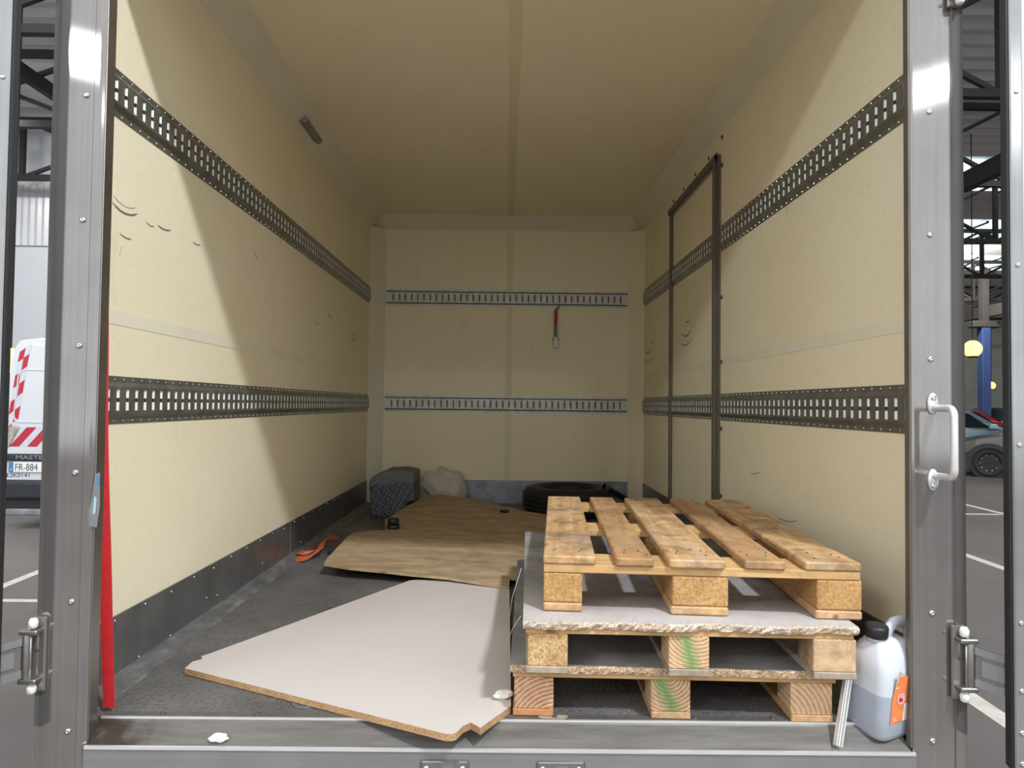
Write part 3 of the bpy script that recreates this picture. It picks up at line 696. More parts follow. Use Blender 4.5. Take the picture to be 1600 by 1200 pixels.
# orange strap crumpled beside the kick panel
op = [(-1.065, 1.93, .006), (-1.04, 1.86, .007), (-.99, 1.83, .016), (-.955, 1.86, .034), (-.95, 1.93, .045), (-.965, 2.02, .036), (-.975, 2.10, .05), (-.955, 2.18, .058), (-.93, 2.22, .045)]
ow = [(.015, .03, .012), (.03, .03, .02), (.01, .045, .012), (.028, .03, .018), (.036, .01, .018), (.03, .02, .025), (.03, .02, .026), (.03, .02, .02), (.024, .012, .01)]
os_ = tag(empty('orange_strap', (0, 0, 0)), 'crumpled orange webbing strap on the floor by the left kick panel', 'strap')
ribbon('webbing', op, ow, .003, 'orange', os_)
ribbon('webbing_fold', [(-1.06, 1.95, .022), (-1.02, 1.90, .03), (-.985, 1.92, .034), (-.96, 2.0, .03)], [(.02, .028, .01)]*4, .003, 'orange', os_)
box('buckle', (-.925, 2.0, .004), (-.885, 2.05, .018), 'black', os_, .003)

# red strap hanging behind the left post
rs = []; rw = []
for i in range(25):
    t = i/24; z = 1.30*(1-t)+.012*t
    rs.append((-1.050+.046*t+.004*math.sin(7*t), .062+.035*t+.004*math.sin(11*t), z)); a = .25+.35*math.sin(4.5*t)
    rw.append((.030*math.cos(a), .030*math.sin(a), .001))
tag(ribbon('red_strap', rs, rw, .0022, 'red'), 'bright red webbing strap hanging inside the left post', 'strap')

# hook strap on the back rail
hk = tag(empty('ratchet_strap', (.40, YB-.02, 1.60)), 'short red ratchet strap hanging from the upper rail on the back wall', 'strap')
for dx in (-.006, .008): tube('hook', [(.032, .002, .018), (.028, -.012, .012), (.018, -.016, -.006), (.002+dx, -.014, -.022), (-.004+dx, -.012, -.04)], .0035, 'black', hk, 8)
ribbon('webbing', [(-.004, -.013, -.03), (-.003, -.014, -.09), (-.006, -.012, -.155)], (.026, 0, 0), .004, 'dred', hk)
ribbon('webbing_tail', [(-.005, -.017, -.15), (-.006, -.018, -.2), (-.004, -.016, -.25)], (.024, 0, 0), .006, 'blanket_p', hk)
rk = box('ratchet', (-.022, -.034, -.345), (.012, -.008, -.25), 'rail_b', hk, .005)
box('ratchet_handle', (-.017, -.012, -.045), (.017, -.004, .03), 'alu', rk, .003)
box('ratchet_axle', (-.024, -.006, .022), (.024, .008, .040), 'black', rk, .004)

# interior lamp on the left cove
lm = tag(empty('cargo_lamp', (-XW+.052, 2.01, ZC-.05), (0, -PI*.75, 0)), 'small slim aluminium lamp on the ceiling edge above the left wall', 'lamp')
box('housing', (-.027, -.15, 0), (.027, .15, .034), 'rail', lm, .008, seg=2)
box('lens', (-.008, -.135, .034), (.008, .145, .038), 'alu', lm, .002)
box('end_cap', (-.024, -.156, .002), (.024, -.15, .030), 'alu', lm, .004)

# white bits
def lump(name, loc, size, seed, mat, lab, cat, rot=(0, 0, 0)):
    bm = bmesh.new(); bmesh.ops.create_icosphere(bm, subdivisions=3, radius=1)
    for v in bm.verts:
        n = noise.noise(v.co*1.7+Vector((seed, 0, 0)))*.35+noise.noise(v.co*4+Vector((0, seed, 0)))*.12
        v.co *= 1+n; v.co.x *= size[0]; v.co.y *= size[1]; v.co.z *= size[2]
    mz = min(v.co.z for v in bm.verts)
    for v in bm.verts: v.co.z -= mz
    return tag(bobj(name, bm, mat, None, loc, rot), lab, cat)
lump('foam_scrap', (-.687, .012, -.033), (.021, .011, .010), 2.2, 'foam', 'small off-white foam scrap on the steel threshold', 'scrap', (.38, 0, .2))
lump('foam_scrap', (.008, .150, .0195), (.026, .013, .011), 5.1, 'foam', 'small off-white foam scrap on the white board by the pallets', 'scrap', (0, 0, .35))

# floor rings worn into the floor (recessed lashing points)
for (x, y, lab) in ((-.52, .16, 'round lashing plate set in the floor in front of the white board'), (.62, .40, 'round lashing plate set in the floor under the lowest pallet')):
    fr = tag(empty('floor_lashing_plate', (x, y, 0)), lab, 'plate')
    lathe_obj('plate_ring', [(.030, 0), (.034, .0012), (.030, .0018), (.024, .0006), (.012, .0004)], 'alu_skirt', fr, n=24)

# ------------------------------------------------------------------ blanket bundle and cloth at the back
bm = bmesh.new(); bmesh.ops.create_cube(bm, size=1); bmesh.ops.subdivide_edges(bm, edges=list(bm.edges), cuts=17, use_grid_fill=True)
for v in bm.verts:
    c = v.co.copy(); r = c.length; q = Vector([math.copysign(min(abs(t), .5)**1, t) for t in c])
    rr = (abs(c.x*2)**12+abs(c.y*2)**12+abs(c.z*2)**12)**(1/12); q = c/rr*1.0 if rr > 0 else c
    q = Vector((q.x*.31, q.y*.42, q.z*.325))
    d = noise.noise(Vector((q.x*9, q.y*7, q.z*3+4)))*.018+noise.noise(Vector((q.x*22, q.y*22, q.z*6)))*.006
    q.x += d; q.y += d*1.2; q.z += noise.noise(Vector((q.x*10, q.y*10, 3)))*.014*(1 if q.z > 0 else 0)
    if q.z > .08 and q.x < -.06: q.z -= (-.06-q.x)*.55
    if q.z < -.13: q.z = -.16
    zz = q.z+.16
    if q.x > .105: zz = max(zz, .118)
    v.co = Vector((q.x, q.y, zz))
me = bpy.data.meshes.new('patterned_blanket'); bm.to_mesh(me); bm.free(); me.materials.append(MT['blanket']); me.materials.append(MT['blanket_p'])
for p in me.polygons:
    p.use_smooth = True
    c = p.center
    if c.z > .235+.02*math.sin(c.x*9) : p.material_index = 1
bk = bpy.data.objects.new('patterned_blanket', me); link(bk); bk.location = (-.785, 3.42, .002); bk.rotation_euler = (0, 0, .0)
tag(bk, 'folded slate grey blanket with dark pattern in the back left corner', 'blanket')
bm = bmesh.new(); bmesh.ops.create_icosphere(bm, subdivisions=5, radius=1)
for v in bm.verts:
    c = v.co; q = Vector((c.x*.20, c.y*.12, c.z*.155))
    fold = math.sin(c.x*7+c.z*9+2*noise.noise(c*2))*.006+noise.noise(c*1.6)*.035+noise.noise(c*4)*.006
    q += c*fold
    q.z = max(q.z, -.12)
    v.co = q+Vector((0, 0, .12))
cl = bobj('white_cloth', bm, 'cloth', None, (-.495, 3.845, .002), (0, .12, 0), True)
cl.scale = (1, 1, 1.05)
tag(cl, 'crumpled beige white cloth heaped beside the patterned blanket', 'cloth')

# ------------------------------------------------------------------ tyre and pipe at the back
ty = tag(empty('car_tyre', (.475, 3.53, .001)), 'black tyre lying flat on the floor against the back wall', 'tyre')
prof = [(.20, .03), (.215, .004), (.27, 0), (.315, .012), (.335, .04), (.338, .10), (.335, .16), (.315, .188), (.27, .20), (.215, .196), (.20, .17), (.205, .10), (.20, .03)]
lathe_obj('casing', prof, 'rubber', ty, n=48, cap=False)
for k in range(4):
    z = .05+.033*k
    lathe_obj('tread_rib', [(.335, z-.009), (.343, z-.008), (.343, z+.008), (.335, z+.009)], 'rubber', ty, n=48, cap=False)
pi_ = tag(empty('plastic_pipe', (0, 0, 0)), 'dark plastic pipe leaning over the tyre behind the pallets', 'pipe')
P0, P1 = Vector((.69, 3.19, .238)), Vector((1.045, 3.36, .03))
d = (P1-P0).normalized()
vs, fs = sweep([P0, P1], circ(.022, 16), caps=False); vi, fi = sweep([P0, P1], circ(.017, 16), caps=False)
n0 = len(vs); fs += [tuple(i+n0 for i in f[::-1]) for f in fi]; vs += vi
for e in (0, 16):
    for k in range(16): k2 = (k+1) % 16; fs.append((e+k, e+k2, n0+e+k2, n0+e+k))
mobj('pipe_wall', vs, fs, 'black', pi_, smooth=True)
vs, fs = sweep([P0-d*.002, P0+d*.03], circ(.0235, 16), caps=False); mobj('pipe_collar', vs, fs, 'screwdark', pi_, smooth=True)

# ------------------------------------------------------------------ jerrycan and aluminium channel
jc = tag(empty('jerrycan', (.984, .088, -.018), (.10, -.03, math.radians(24))), 'translucent white plastic jerrycan with black cap beside the pallets', 'jerrycan')
def rrect(hx, hy, r, n=6):
    pts = []
    for cx, cy, a0 in ((hx-r, hy-r, 0), (-hx+r, hy-r, PI/2), (-hx+r, -hy+r, PI), (hx-r, -hy+r, 1.5*PI)):
        for k in range(n+1): a = a0+PI/2*k/n; pts.append((cx+r*math.cos(a), cy+r*math.sin(a)))
    return pts
secs = [(.000, .066, .046, .022, 0), (.006, .078, .056, .026, 0), (.02, .083, .061, .026, 0), (.06, .084, .062, .026, 0), (.11, .084, .062, .026, 0), (.16, .083, .061, .026, 0), (.18, .082, .060, .026, 0), (.20, .079, .056, .026, 0), (.222, .070, .046, .026, 0), (.238, .05, .034, .022, -.012), (.245, .030, .022, .018, -.030)]
vs, fs = [], []; nn = 28
for z, hx, hy, r, ox in secs:
    for x, y in rrect(hx, hy, r):
        g = 0
        if .12 < z < .245 and x > .0: g = .010*math.exp(-((z-.19)/.03)**2)*(1 if y < 0 else -1)   # moulded grip recess
        vs.append((x+ox, y+g, z))
for i in range(len(secs)-1):
    for k in range(nn): k2 = (k+1) % nn; fs.append((i*nn+k, i*nn+k2, (i+1)*nn+k2, (i+1)*nn+k))
fs.append(tuple(range(nn-1, -1, -1))); m = (len(secs)-1)*nn; fs.append(tuple(range(m, m+nn)))
mobj('body', vs, fs, 'can', jc, smooth=True)
lathe_obj('neck', [(.022, .238), (.022, .256)], 'can', jc, (-.046, 0, 0))
cp = lathe_obj('cap', [(.026, .248), (.0275, .251), (.0275, .272), (.0255, .277), (.010, .2775)], 'black', jc, (-.046, 0, 0), n=24)
vs, fs = sweep([(-.014, 0, .225), (-.004, 0, .258), (.012, 0, .274), (.035, 0, .276), (.058, 0, .268), (.074, 0, .246), (.078, 0, .20)], [(.015*math.cos(2*PI*k/12), .012*math.sin(2*PI*k/12)) for k in range(12)], upv=Vector((0, 1, 0)))
mobj('handle', vs, fs, 'can', jc, smooth=True)
# label on the right front of the can, its top corner peeling
lab = mobj('label', [(-.060, -.0632, .052), (.010, -.0632, .052), (.010, -.0637, .168), (-.040, -.0637, .168), (-.056, -.0637, .128), (-.058, -.0634, .09)], [(0, 1, 2, 3, 4, 5)], 'lab_o', jc)
mobj('peeled_corner', [(-.056, -.0650, .122), (-.040, -.0645, .166), (-.026, -.070, .176), (-.052, -.073, .192)], [(0, 1, 2, 3)], 'lab_w', lab)
mobj('round_emblem', [(-.026+.015*math.cos(a*PI/8), -.0645, .112+.015*math.sin(a*PI/8)) for a in range(16)], [tuple(range(16))], 'lab_p', lab)
mobj('emblem_stroke', [(-.034, -.0649, .106), (-.022, -.0649, .104), (-.020, -.0649, .110), (-.030, -.0649, .118), (-.034, -.0649, .114)], [(0, 1, 2, 3, 4)], 'red', lab)
mobj('white_panel', [(-.018, -.0640, .054), (.010, -.0640, .054), (.010, -.0640, .098), (-.014, -.0640, .098)], [(0, 1, 2, 3)], 'lab_w', lab)
mobj('white_dash', [(-.046, -.0640, .140), (-.036, -.0640, .141), (-.036, -.0640, .144), (-.046, -.0640, .143)], [(0, 1, 2, 3)], 'white_t', lab)
text('lettering', '5L', .014, 'white_t', lab, (-.050, -.0640, .058), (PI/2, 0, 0), .0002)
# aluminium channel
ch = tag(empty('aluminium_channel', (0, 0, 0)), 'bright aluminium channel bar between the pallets and the jerrycan', 'bar')
A, B = Vector((.826, .001, -.026)), Vector((.890, .078, .122))
d = (B-A).normalized(); sx_ = d.cross(Vector((0, 1, 0))).normalized()*-1; sz_ = sx_.cross(d)
def chan(sec): 
    vs = [P+sx_*x+sz_*z for P in (A, B) for x, z in sec]; n = len(sec)
    return vs, [(i, (i+1) % n, (i+1) % n+n, i+n) for i in range(n)]+[tuple(range(n-1, -1, -1)), tuple(range(n, 2*n))]
vs, fs = chan([(-.008, -.006), (.008, -.006), (.008, .010), (.006, .010), (.006, -.003), (-.006, -.003), (-.006, .010), (-.008, .010)]); mobj('channel', vs, fs, 'bright', ch)
vs, fs = chan([(-.0015, -.003), (.0015, -.003), (.0015, .008), (-.0015, .008)]); mobj('centre_rib', vs, fs, 'bright', ch)

# ------------------------------------------------------------------ grab handle on the right post
gh = tag(empty('grab_handle', (1.066, -.001, .72)), 'polished metal grab handle on the right steel post', 'handle')
pts = []
for a in range(7): t = a/6*PI/2; pts.append((.018*0, -.062-.020*math.sin(t)+.0, .083-.020*(1-math.cos(t))))
bar = [(0, -.004, .083), (0, -.03, .083)]+pts+[(0, -.082, .0)]+[(x, y, -z) for x, y, z in pts[::-1]]+[(0, -.03, -.083), (0, -.004, -.083)]
tube('grip_bar', bar, .0088, 'bright', gh, 12, upv=Vector((1, 0, 0)))
for s in (1, -1):
    pl_ = lathe_obj('mount_plate', [(.0155, 0), (.0155, .004), (.0125, .007)], 'bright', gh, (-.003, 0, s*.094), (PI/2, 0, 0), 24)
    pl_.scale = (.85, 1.75, 1)
    screw(gh, (-.004, -.0065, s*.108), (0, -1, 0), .007)

# ------------------------------------------------------------------ rear doors, folded outward
def rear_door(name, s, lab, gap_x, hz):
    ang = math.radians(14)
    d = struct(empty(name, (s*gap_x, -.100, 0), (0, 0, -s*ang)), lab)
    X = lambda a, b_: (min(s*a, s*b_), max(s*a, s*b_))
    def bx(n, x0, x1, y0, y1, z0, z1, mat, bev=.0, par=d):
        a, c = X(x0, x1); return box(n, (a, y0, z0), (c, y1, z1), mat, par, bev)
    bx('door_seal', 0, .007, -.004, .028, -.03, 2.40, 'rubber', .002)
    bx('door_stile', .007, .034, -.008, .026, -.03, 2.40, 'alu', .003)
    bx('door_panel', .034, .95, .0, .024, .0, 2.37, 'doorp')
    bx('door_rail', .034, .95, -.006, .026, -.03, .0, 'alu', .003); bx('door_rail', .034, .95, -.006, .026, 2.37, 2.40, 'alu', .003)
    bx('door_stile', .95, .98, -.008, .026, -.03, 2.40, 'alu', .003)
    for z in (2.25, 1.92, 1.55, 1.14, .72, .31, .155, .06, -.01): screw(d, (s*.021, -.008, z), (0, -1, 0), .006)
    for z0 in hz:
        h = empty('hinge', (0, 0, 0), (0, 0, 0), d)
        iv = Matrix.Rotation(s*ang, 4, 'Z')
        def loc(p): return iv @ (Vector(p)-Vector((s*gap_x, -.100, 0)))
        ro = (0, 0, s*ang)
        def hb(n, lo, hi, mat, bev):
            lo, hi = Vector(lo), Vector(hi); c = loc((lo+hi)/2); o = box(n, c-(hi-lo)/2, c+(hi-lo)/2, mat, h, bev, ro); return o
        xa, xb = sorted((s*1.104, s*1.138)); hb('hinge_plate', (xa, -.010, z0-.09), (xb, 0, z0+.09), 'steel', .003)
        kx = s*1.140
        lathe_obj('knuckle', [(.009, -.055), (.0105, -.05), (.0105, .05), (.009, .055)], 'steel_d', h, loc((kx, -.024, z0)), n=14)
        lathe_obj('hinge_pin', [(.004, -.082), (.004, .082)], 'screw', h, loc((kx-s*.008, -.022, z0)), n=10)
        for zz in (z0-.078, z0+.078): lathe_obj('nylon_bush', [(.006, -.012), (.010, -.008), (.011, .004), (.007, .012)], 'foam', h, loc((kx-s*.014, -.022, zz)), n=12)
        for zz in (z0-.058, z0+.058): hb('hinge_ear', (min(kx-s*.03, kx+s*.014), -.036, zz-.006), (max(kx-s*.03, kx+s*.014), -.008, zz+.006), 'steel_d', .003)
        screw(h, loc((s*1.122, -.010, z0+.012)), (0, -1, 0), .005, 'screwdark')
        # strap curving out behind the door
        sp = [(kx, -.024, z0), (kx+s*.018, -.034, z0-.004), (kx+s*.04, -.054, z0-.008), (kx+s*.062, -.068, z0-.011), (kx+s*.11, -.062, z0-.012), (kx+s*.20, -.08+.038, z0-.012)]
        ribbon('strap', [loc(p) for p in sp], (0, 0, .094), .005, 'steel', h)
        ribbon('strap_rib', [loc((x, y-.004, z)) for x, y, z in sp[1:5]], (0, 0, .036), .006, 'alu', h)
        for zz in (.038, -.038): ribbon('strap_edge', [loc((x, y-.003, z+zz)) for x, y, z in sp[:5]], (0, 0, .017), .008, 'alu', h)
    return d
rear_door('door_1', -1, 'left rear door leaf folded outward, aluminium edged', 1.158, (.182, 1.9))
rear_door('door_2', 1, 'right rear door leaf folded outward, aluminium edged', 1.181, (.182, 1.9))

# ------------------------------------------------------------------ the hall
struct(box('ground', (-40, -20, ZG-.1), (60, 60, ZG), 'ground'), 'grey concrete floor of the hall')
def stripe(a, b_, wd, lab):
    a, b_ = Vector((*a, 0)), Vector((*b_, 0)); d = (b_-a).normalized(); n = Vector((-d.y, d.x, 0))*wd/2
    zz = ZG+.003
    vs = [(p.x, p.y, z) for z in (ZG+.0005, zz) for p in (a-n, a+n, b_+n, b_-n)]
    tag(mobj('floor_marking', vs, [(3, 2, 1, 0), (4, 5, 6, 7), (0, 1, 5, 4), (1, 2, 6, 5), (2, 3, 7, 6), (3, 0, 4, 7)], 'paint'), lab, 'floor marking', 'painted bay lines')
stripe((7.45, 10.8), (7.2, 7.0), .10, 'long white bay line on the right leading to the cars')
stripe((5.2, 8.57), (7.22, 8.60), .10, 'short white line meeting the long bay line on the right')
stripe((4.95, 8.0), (4.75, 4.2), .10, 'white bay line on the right, middle distance')
stripe((2.50, 2.6), (2.44, 1.2), .11, 'white bay line on the right nearest to the truck')
stripe((-4.03, 3.6), (-4.16, 5.6), .09, 'white bay line on the left pointing at the van')
stripe((-5.4, 3.66), (-2.2, 3.67), .07, 'white cross line on the left in front of the van')

struct(box('wall_hall_left', (-30, 14.5, ZG), (-5.0, 14.8, 7.6), 'hwall'), 'white sheeted partition wall behind the van')
struct(box('wall_hall_far', (-5.0, 40, ZG), (60, 40.3, 7.6), 'gwall'), 'pale green far wall of the hall')
struct(box('wall_hall_side', (-5.2, 14.8, ZG), (-5.0, 40, 7.6), 'gwall'), 'green wall between partition and far wall')
struct(box('wall_hall_right', (52, 0, ZG), (52.3, 40, 7.6), 'gwall'), 'green right hand wall of the hall')
cp_ = tag(empty('corrugated_panel', (-10.2, 14.47, 5.0)), 'white corrugated panel high on the partition wall', 'panel')
vs, fs = [], []
for i in range(41):
    x = -1.6+i*.08; y = -.03 if (i//1) % 2 else 0
    vs += [(x, y-.02, -.7), (x, y-.02, .7)]
for i in range(40): fs.append((2*i, 2*i+2, 2*i+3, 2*i+1))
mobj('sheet', vs, fs, 'vanw', cp_)
# corrugated roof with skylights
def roof_sheet(name, x0, x1, y0, y1, z, lab):
    vs, fs = [], []; n = int((y1-y0)/.22)
    for i in range(n+1):
        y = y0+(y1-y0)*i/n; zz = z+(.045 if i % 2 else 0); vs += [(x0, y, zz), (x1, y, zz), (x0, y, zz+.03), (x1, y, zz+.03)]
    for i in range(n):
        a = 4*i; fs += [(a, a+1, a+5, a+4), (a+2, a+6, a+7, a+3)]
    return struct(mobj(name, vs, fs, 'roof'), lab)
ZR = 7.0
roof_sheet('roof_hall_left', -30, -3, 5.2, 14.8, ZR, 'grey corrugated hall roof on the left')
roof_sheet('roof_hall_right', 3, 56, 5.2, 40.5, ZR, 'grey corrugated hall roof on the right')
sk = [((11.0, 15.6), (15.6, 17.9), 'near'), ((14.6, 21.2), (19.8, 23.4), 'middle'), ((17.0, 26.6), (21.8, 29.2), 'far')]
for (x0, y0), (x1, y1), nm in sk:
    s_ = tag(empty('roof_skylight', ((x0+x1)/2, (y0+y1)/2, ZR-.06)), nm+' bright skylight in the hall roof on the right', 'skylight', 'hall skylights')
    hx, hy = (x1-x0)/2, (y1-y0)/2; n = 5
    for k in range(n): box('pane', (-hx+2*hx*k/n+.03, -hy, 0), (-hx+2*hx*(k+1)/n-.03, hy, .03), 'sky_l', s_)
    for k in range(n+1): box('glazing_bar', (-hx+2*hx*k/n-.03, -hy-.05, -.04), (-hx+2*hx*k/n+.03, hy+.05, .035), 'truss', s_)
# roof trusses
def truss(x0, x1, y, zb, zt, lab, step=3.0):
    t = tag(empty('roof_truss', (x0, y, zb)), lab, 'truss', 'hall roof trusses')
    L = x1-x0; H = zt-zb
    box('bottom_chord', (0, -.06, -.06), (L, .06, .06), 'truss', t); box('top_chord', (0, -.06, H-.06), (L, .06, H+.06), 'truss', t)
    n = int(L/step)
    for k in range(n+1):
        x = L*k/n; box('post', (x-.05, -.05, 0), (x+.05, .05, H), 'truss', t)
        if k < n:
            x2 = L*(k+1)/n
            for a, c in (((x, 0, 0), (x2, 0, H)), ((x, 0, H), (x2, 0, 0))):
                vs, fs = sweep([a, c], [(-.035, -.035), (.035, -.035), (.035, .035), (-.035, .035)], upv=Vector((0, 1, 0))); mobj('brace', vs, fs, 'truss', t)
for y, nm in ((8.2, 'nearest'), (12.2, 'second'), (17.0, 'third'), (22.0, 'fourth'), (27.0, 'fifth'), (33.0, 'farthest')):
    truss(4.0, 46, y, 5.3, 6.85, nm+' dark truss under the right hall roof')
for y, nm in ((7.4, 'nearest'), (10.6, 'middle'), (13.6, 'farthest')):
    truss(-27, -4.0, y, 5.6, 6.85, nm+' dark truss under the left hall roof')
def girder(p0, p1, r, lab, mat='truss'):
    vs, fs = sweep([p0, p1], [(-r*.5, -r), (r*.5, -r), (r*.5, r), (-r*.5, r)]); tag(mobj('roof_girder', vs, fs, mat), lab, 'girder', 'hall roof girders')
girder((-11.5, 5.5, 6.3), (-11.5, 14.4, 6.3), .12, 'dark girder running along the left hall roof')
girder((-8.2, 5.5, 6.3), (-8.2, 14.4, 6.3), .12, 'dark girder running along the left hall roof nearer the truck')
girder((8.6, 6, 5.1), (8.6, 38, 5.1), .16, 'dark girder running along the right hall roof')
girder((19.0, 6, 4.7), (19.0, 38, 4.7), .22, 'heavy dark girder over the blue column')
# blue column
co = tag(empty('blue_column', (18.75, 26.0, ZG)), 'blue painted steel column behind the parked cars', 'column')
box('shaft', (-.17, -.17, .3), (.17, .17, 4.9), 'blue', co, .02); box('base_plate', (-.3, -.3, 0), (.3, .3, .3), 'blue', co, .02)
box('cap_bracket', (-.55, -.2, 4.75), (.55, .2, 5.0), 'truss', co, .03); box('upper_stub', (-.13, -.13, 5.0), (.13, .13, 7.04), 'truss', co)
def globe_lamp(loc, r, lab, pw):
    g = tag(empty('globe_lamp', loc), lab, 'lamp', 'warm globe lamps')
    pr_ = [(r*math.sin(a*PI/12)+.0001, r*math.cos(a*PI/12)) for a in range(12, -1, -1)]
    lathe_obj('globe', pr_, 'globe', g, n=20, cap=False)
    lathe_obj('base_cap', [(r*.5, -r*1.02), (r*.55, -r*.86)], 'truss', g, n=14)
    tube('cable', [(0, 0, r), (0, 0, 7.04-loc[2])], .012, 'truss', g, 6, upv=Vector((0, 1, 0)))
globe_lamp((10.39, 14.0, 2.16), .19, 'large warm globe lamp hanging in front of the blue column', 60)
globe_lamp((21.77, 30.0, 1.90), .17, 'smaller warm globe lamp beyond the blue column', 60)
globe_lamp((-7.62, 9.2, 1.30), .28, 'warm globe lamp hanging left of the white van', 60)

# ------------------------------------------------------------------ white van seen from behind on the left
van = tag(empty('white_van', (-4.985, 6.75, ZG)), 'white panel van with red and white chevrons parked on the left', 'van')
def vsec(hw, ht, z0=.38):
    return [(-hw*.97, z0), (-hw, .75), (-hw*.995, 1.15), (-hw*.955, 1.75), (-hw*.90, ht-.12), (-hw*.84, ht-.03), (-hw*.6, ht), (hw*.6, ht), (hw*.84, ht-.03), (hw*.90, ht-.12), (hw*.955, 1.75), (hw*.995, 1.15), (hw, .75), (hw*.97, z0)]
st_ = [(0, .99, 2.235), (.03, 1.0, 2.25), (3.4, 1.0, 2.25), (3.75, .99, 2.2), (4.25, .97, 1.75), (4.5, .95, 1.35), (5.0, .9, 1.2), (5.2, .78, .95)]
vs, fs = [], []
for y, hw, ht in st_:
    s_ = vsec(hw, ht) if ht > 1.9 else [(x, min(z, ht) if 0 < i < 13 else z) for i, (x, z) in enumerate(vsec(hw, ht+.0001))]
    vs += [(x, y, z) for x, z in s_]
n = 14
for i in range(len(st_)-1):
    for k in range(n): fs.append((i*n+k, (i+1)*n+k, (i+1)*n+(k+1) % n, i*n+(k+1) % n))
fs.append(tuple(range(n))); m = (len(st_)-1)*n; fs.append(tuple(range(m+n-1, m-1, -1)))
mobj('body', vs, fs, 'vanw', van)
# rear doors: raised leaf with an inset panel each
def inset(x0, x1, z0, z1, r, y, th_):
    pts = rrect((x1-x0)/2, (z1-z0)/2, r, 5); cx, cz = (x0+x1)/2, (z0+z1)/2
    return [(cx+x, y, cz+z) for x, z in pts]
for s in (-1, 1):
    lf = [(-.945, .565), (-.012, .565), (-.012, 2.16), (-.80, 2.16), (-.87, 1.75), (-.93, 1.15)]
    vsd = [(s*-x if s > 0 else x, y, z) for y in (-.022, .01) for x, z in lf]; nn_ = len(lf)
    dl = mobj('rear_door', vsd, [tuple(range(nn_-1, -1, -1)) if s > 0 else tuple(range(nn_)), tuple(range(nn_, 2*nn_))]+[(i, (i+1) % nn_, (i+1) % nn_+nn_, i+nn_) for i in range(nn_)], 'vanw', van)
    pts = inset(-.87, -.10, 1.24, 1.87, .09, -.024, 0)
    pts = [((x+(z-1.24)*.085*(1 if x < -.48 else 0)), y, z) for x, y, z in pts]
    if s > 0: pts = [(-x, y, z) for x, y, z in pts]
    vs, fs = [], []
    k = len(pts)
    c = Vector((sum(p[0] for p in pts)/k, 0, 1.55))
    for f_, yy in ((1.0, -.0225), (1.0, -.030), (.975, -.030), (.965, -.0225)):
        vs += [(c.x+(x-c.x)*f_, yy, c.z+(z-c.z)*f_) for x, y, z in pts]
    for i in range(3):
        for q in range(k): fs.append((i*k+q, i*k+(q+1) % k, (i+1)*k+(q+1) % k, (i+1)*k+q))
    mobj('pressed_panel_edge', vs, fs, 'vgrey' if 0 else 'vanw', dl)
# chevron columns up the left and right rear pillars
def quadp(name, pts, mat, par): return mobj(name, pts, [(0, 1, 2, 3)], mat, par)
def edge(z): return -.985+max(0, z-.95)*.135 if z < 2.0 else -.985+1.05*.135+(z-2.0)*.20
for s in (-1, 1):
    for c, off in enumerate((.006, .078)):
        k = 0; z = 1.08
        while z < 2.10:
            z2 = min(z+.155, 2.14); wd = .058
            P = [(edge(z)+off, -.024, z-.0), (edge(z+.05)+off+wd, -.024, z+.05), (edge(z2+.05)+off+wd, -.024, z2+.05), (edge(z2)+off, -.024, z2)]
            P = [(x*(1 if s < 0 else -1), y, zz-(.0 if c else .06)) for x, y, zz in P]
            quadp('chevron_stripe', P if s < 0 else P[::-1], 'vred' if (k+c) % 2 == 0 else 'vgrey', van); z = z2; k += 1
# chevron band across the doors under the panels
zb0, zb1 = .955, 1.185
x = -.93; k = 0
mobj('band_backing', [(-.94, -.0232, zb0), (.94, -.0232, zb0), (.94, -.0232, zb1), (-.94, -.0232, zb1)], [(0, 1, 2, 3)], 'vgrey', van)
for k in range(9):
    x = -.90+k*.21
    if x+.33 < .94: quadp('chevron_stripe', [(x, -.0245, zb0), (x+.115, -.0245, zb0), (x+.315, -.0245, zb1), (x+.20, -.0245, zb1)], 'vred', van)
for s in (-1, 1):
    tl = mobj('tail_lamp', [(s*.99, -.03, .96), (s*.90, -.04, .955), (s*.83, -.04, 1.10), (s*.78, -.04, 1.19), (s*.90, -.04, 1.19), (s*.975, -.03, 1.12), (s*.99, .1, 1.05), (s*.99, .1, .97)],
              [(0, 1, 2, 3, 4, 5) if s > 0 else (5, 4, 3, 2, 1, 0), (0, 5, 6, 7) if s < 0 else (7, 6, 5, 0)], 'lens', van)
gp = box('handle_strip', (-.935, -.055, .785), (.15, -.02, .872), 'vblack', van, .018, seg=2)
text('lettering', 'MASTER', .066, 'greytext', gp, (-.41, -.0185, -.020), (PI/2, 0, 0), .001, sx=1.65)
npl = box('number_plate', (-.885, -.045, .655), (-.365, -.022, .775), 'plate', van, .003)
box('country_band', (-.26, -.0135, -.06), (-.205, -.0116, .06), 'pblue', npl)
text('country_letter', 'F', .04, 'white_t', npl, (-.242, -.0138, -.045), (PI/2, 0, 0), .0004)
text('lettering', 'FR-884', .118, 'ink', npl, (-.19, -.0118, -.042), (PI/2, 0, 0), .0004, sx=.80)
text('fleet_number', 'E2K0141', .070, 'ink', van, (-.925, -.023, .592), (PI/2, 0, .0), .0004, sx=1.12)
box('bumper', (-1.0, -.10, .34), (1.0, .04, .555), 'vblack', van, .035, seg=3)
box('bumper_skirt', (-1.0, -.06, .22), (1.0, .05, .345), 'truss', van, .02, seg=2)
tb = box('tow_bar', (-.86, -.16, .165), (.86, -.06, .235), 'alu_skirt', van, .01)
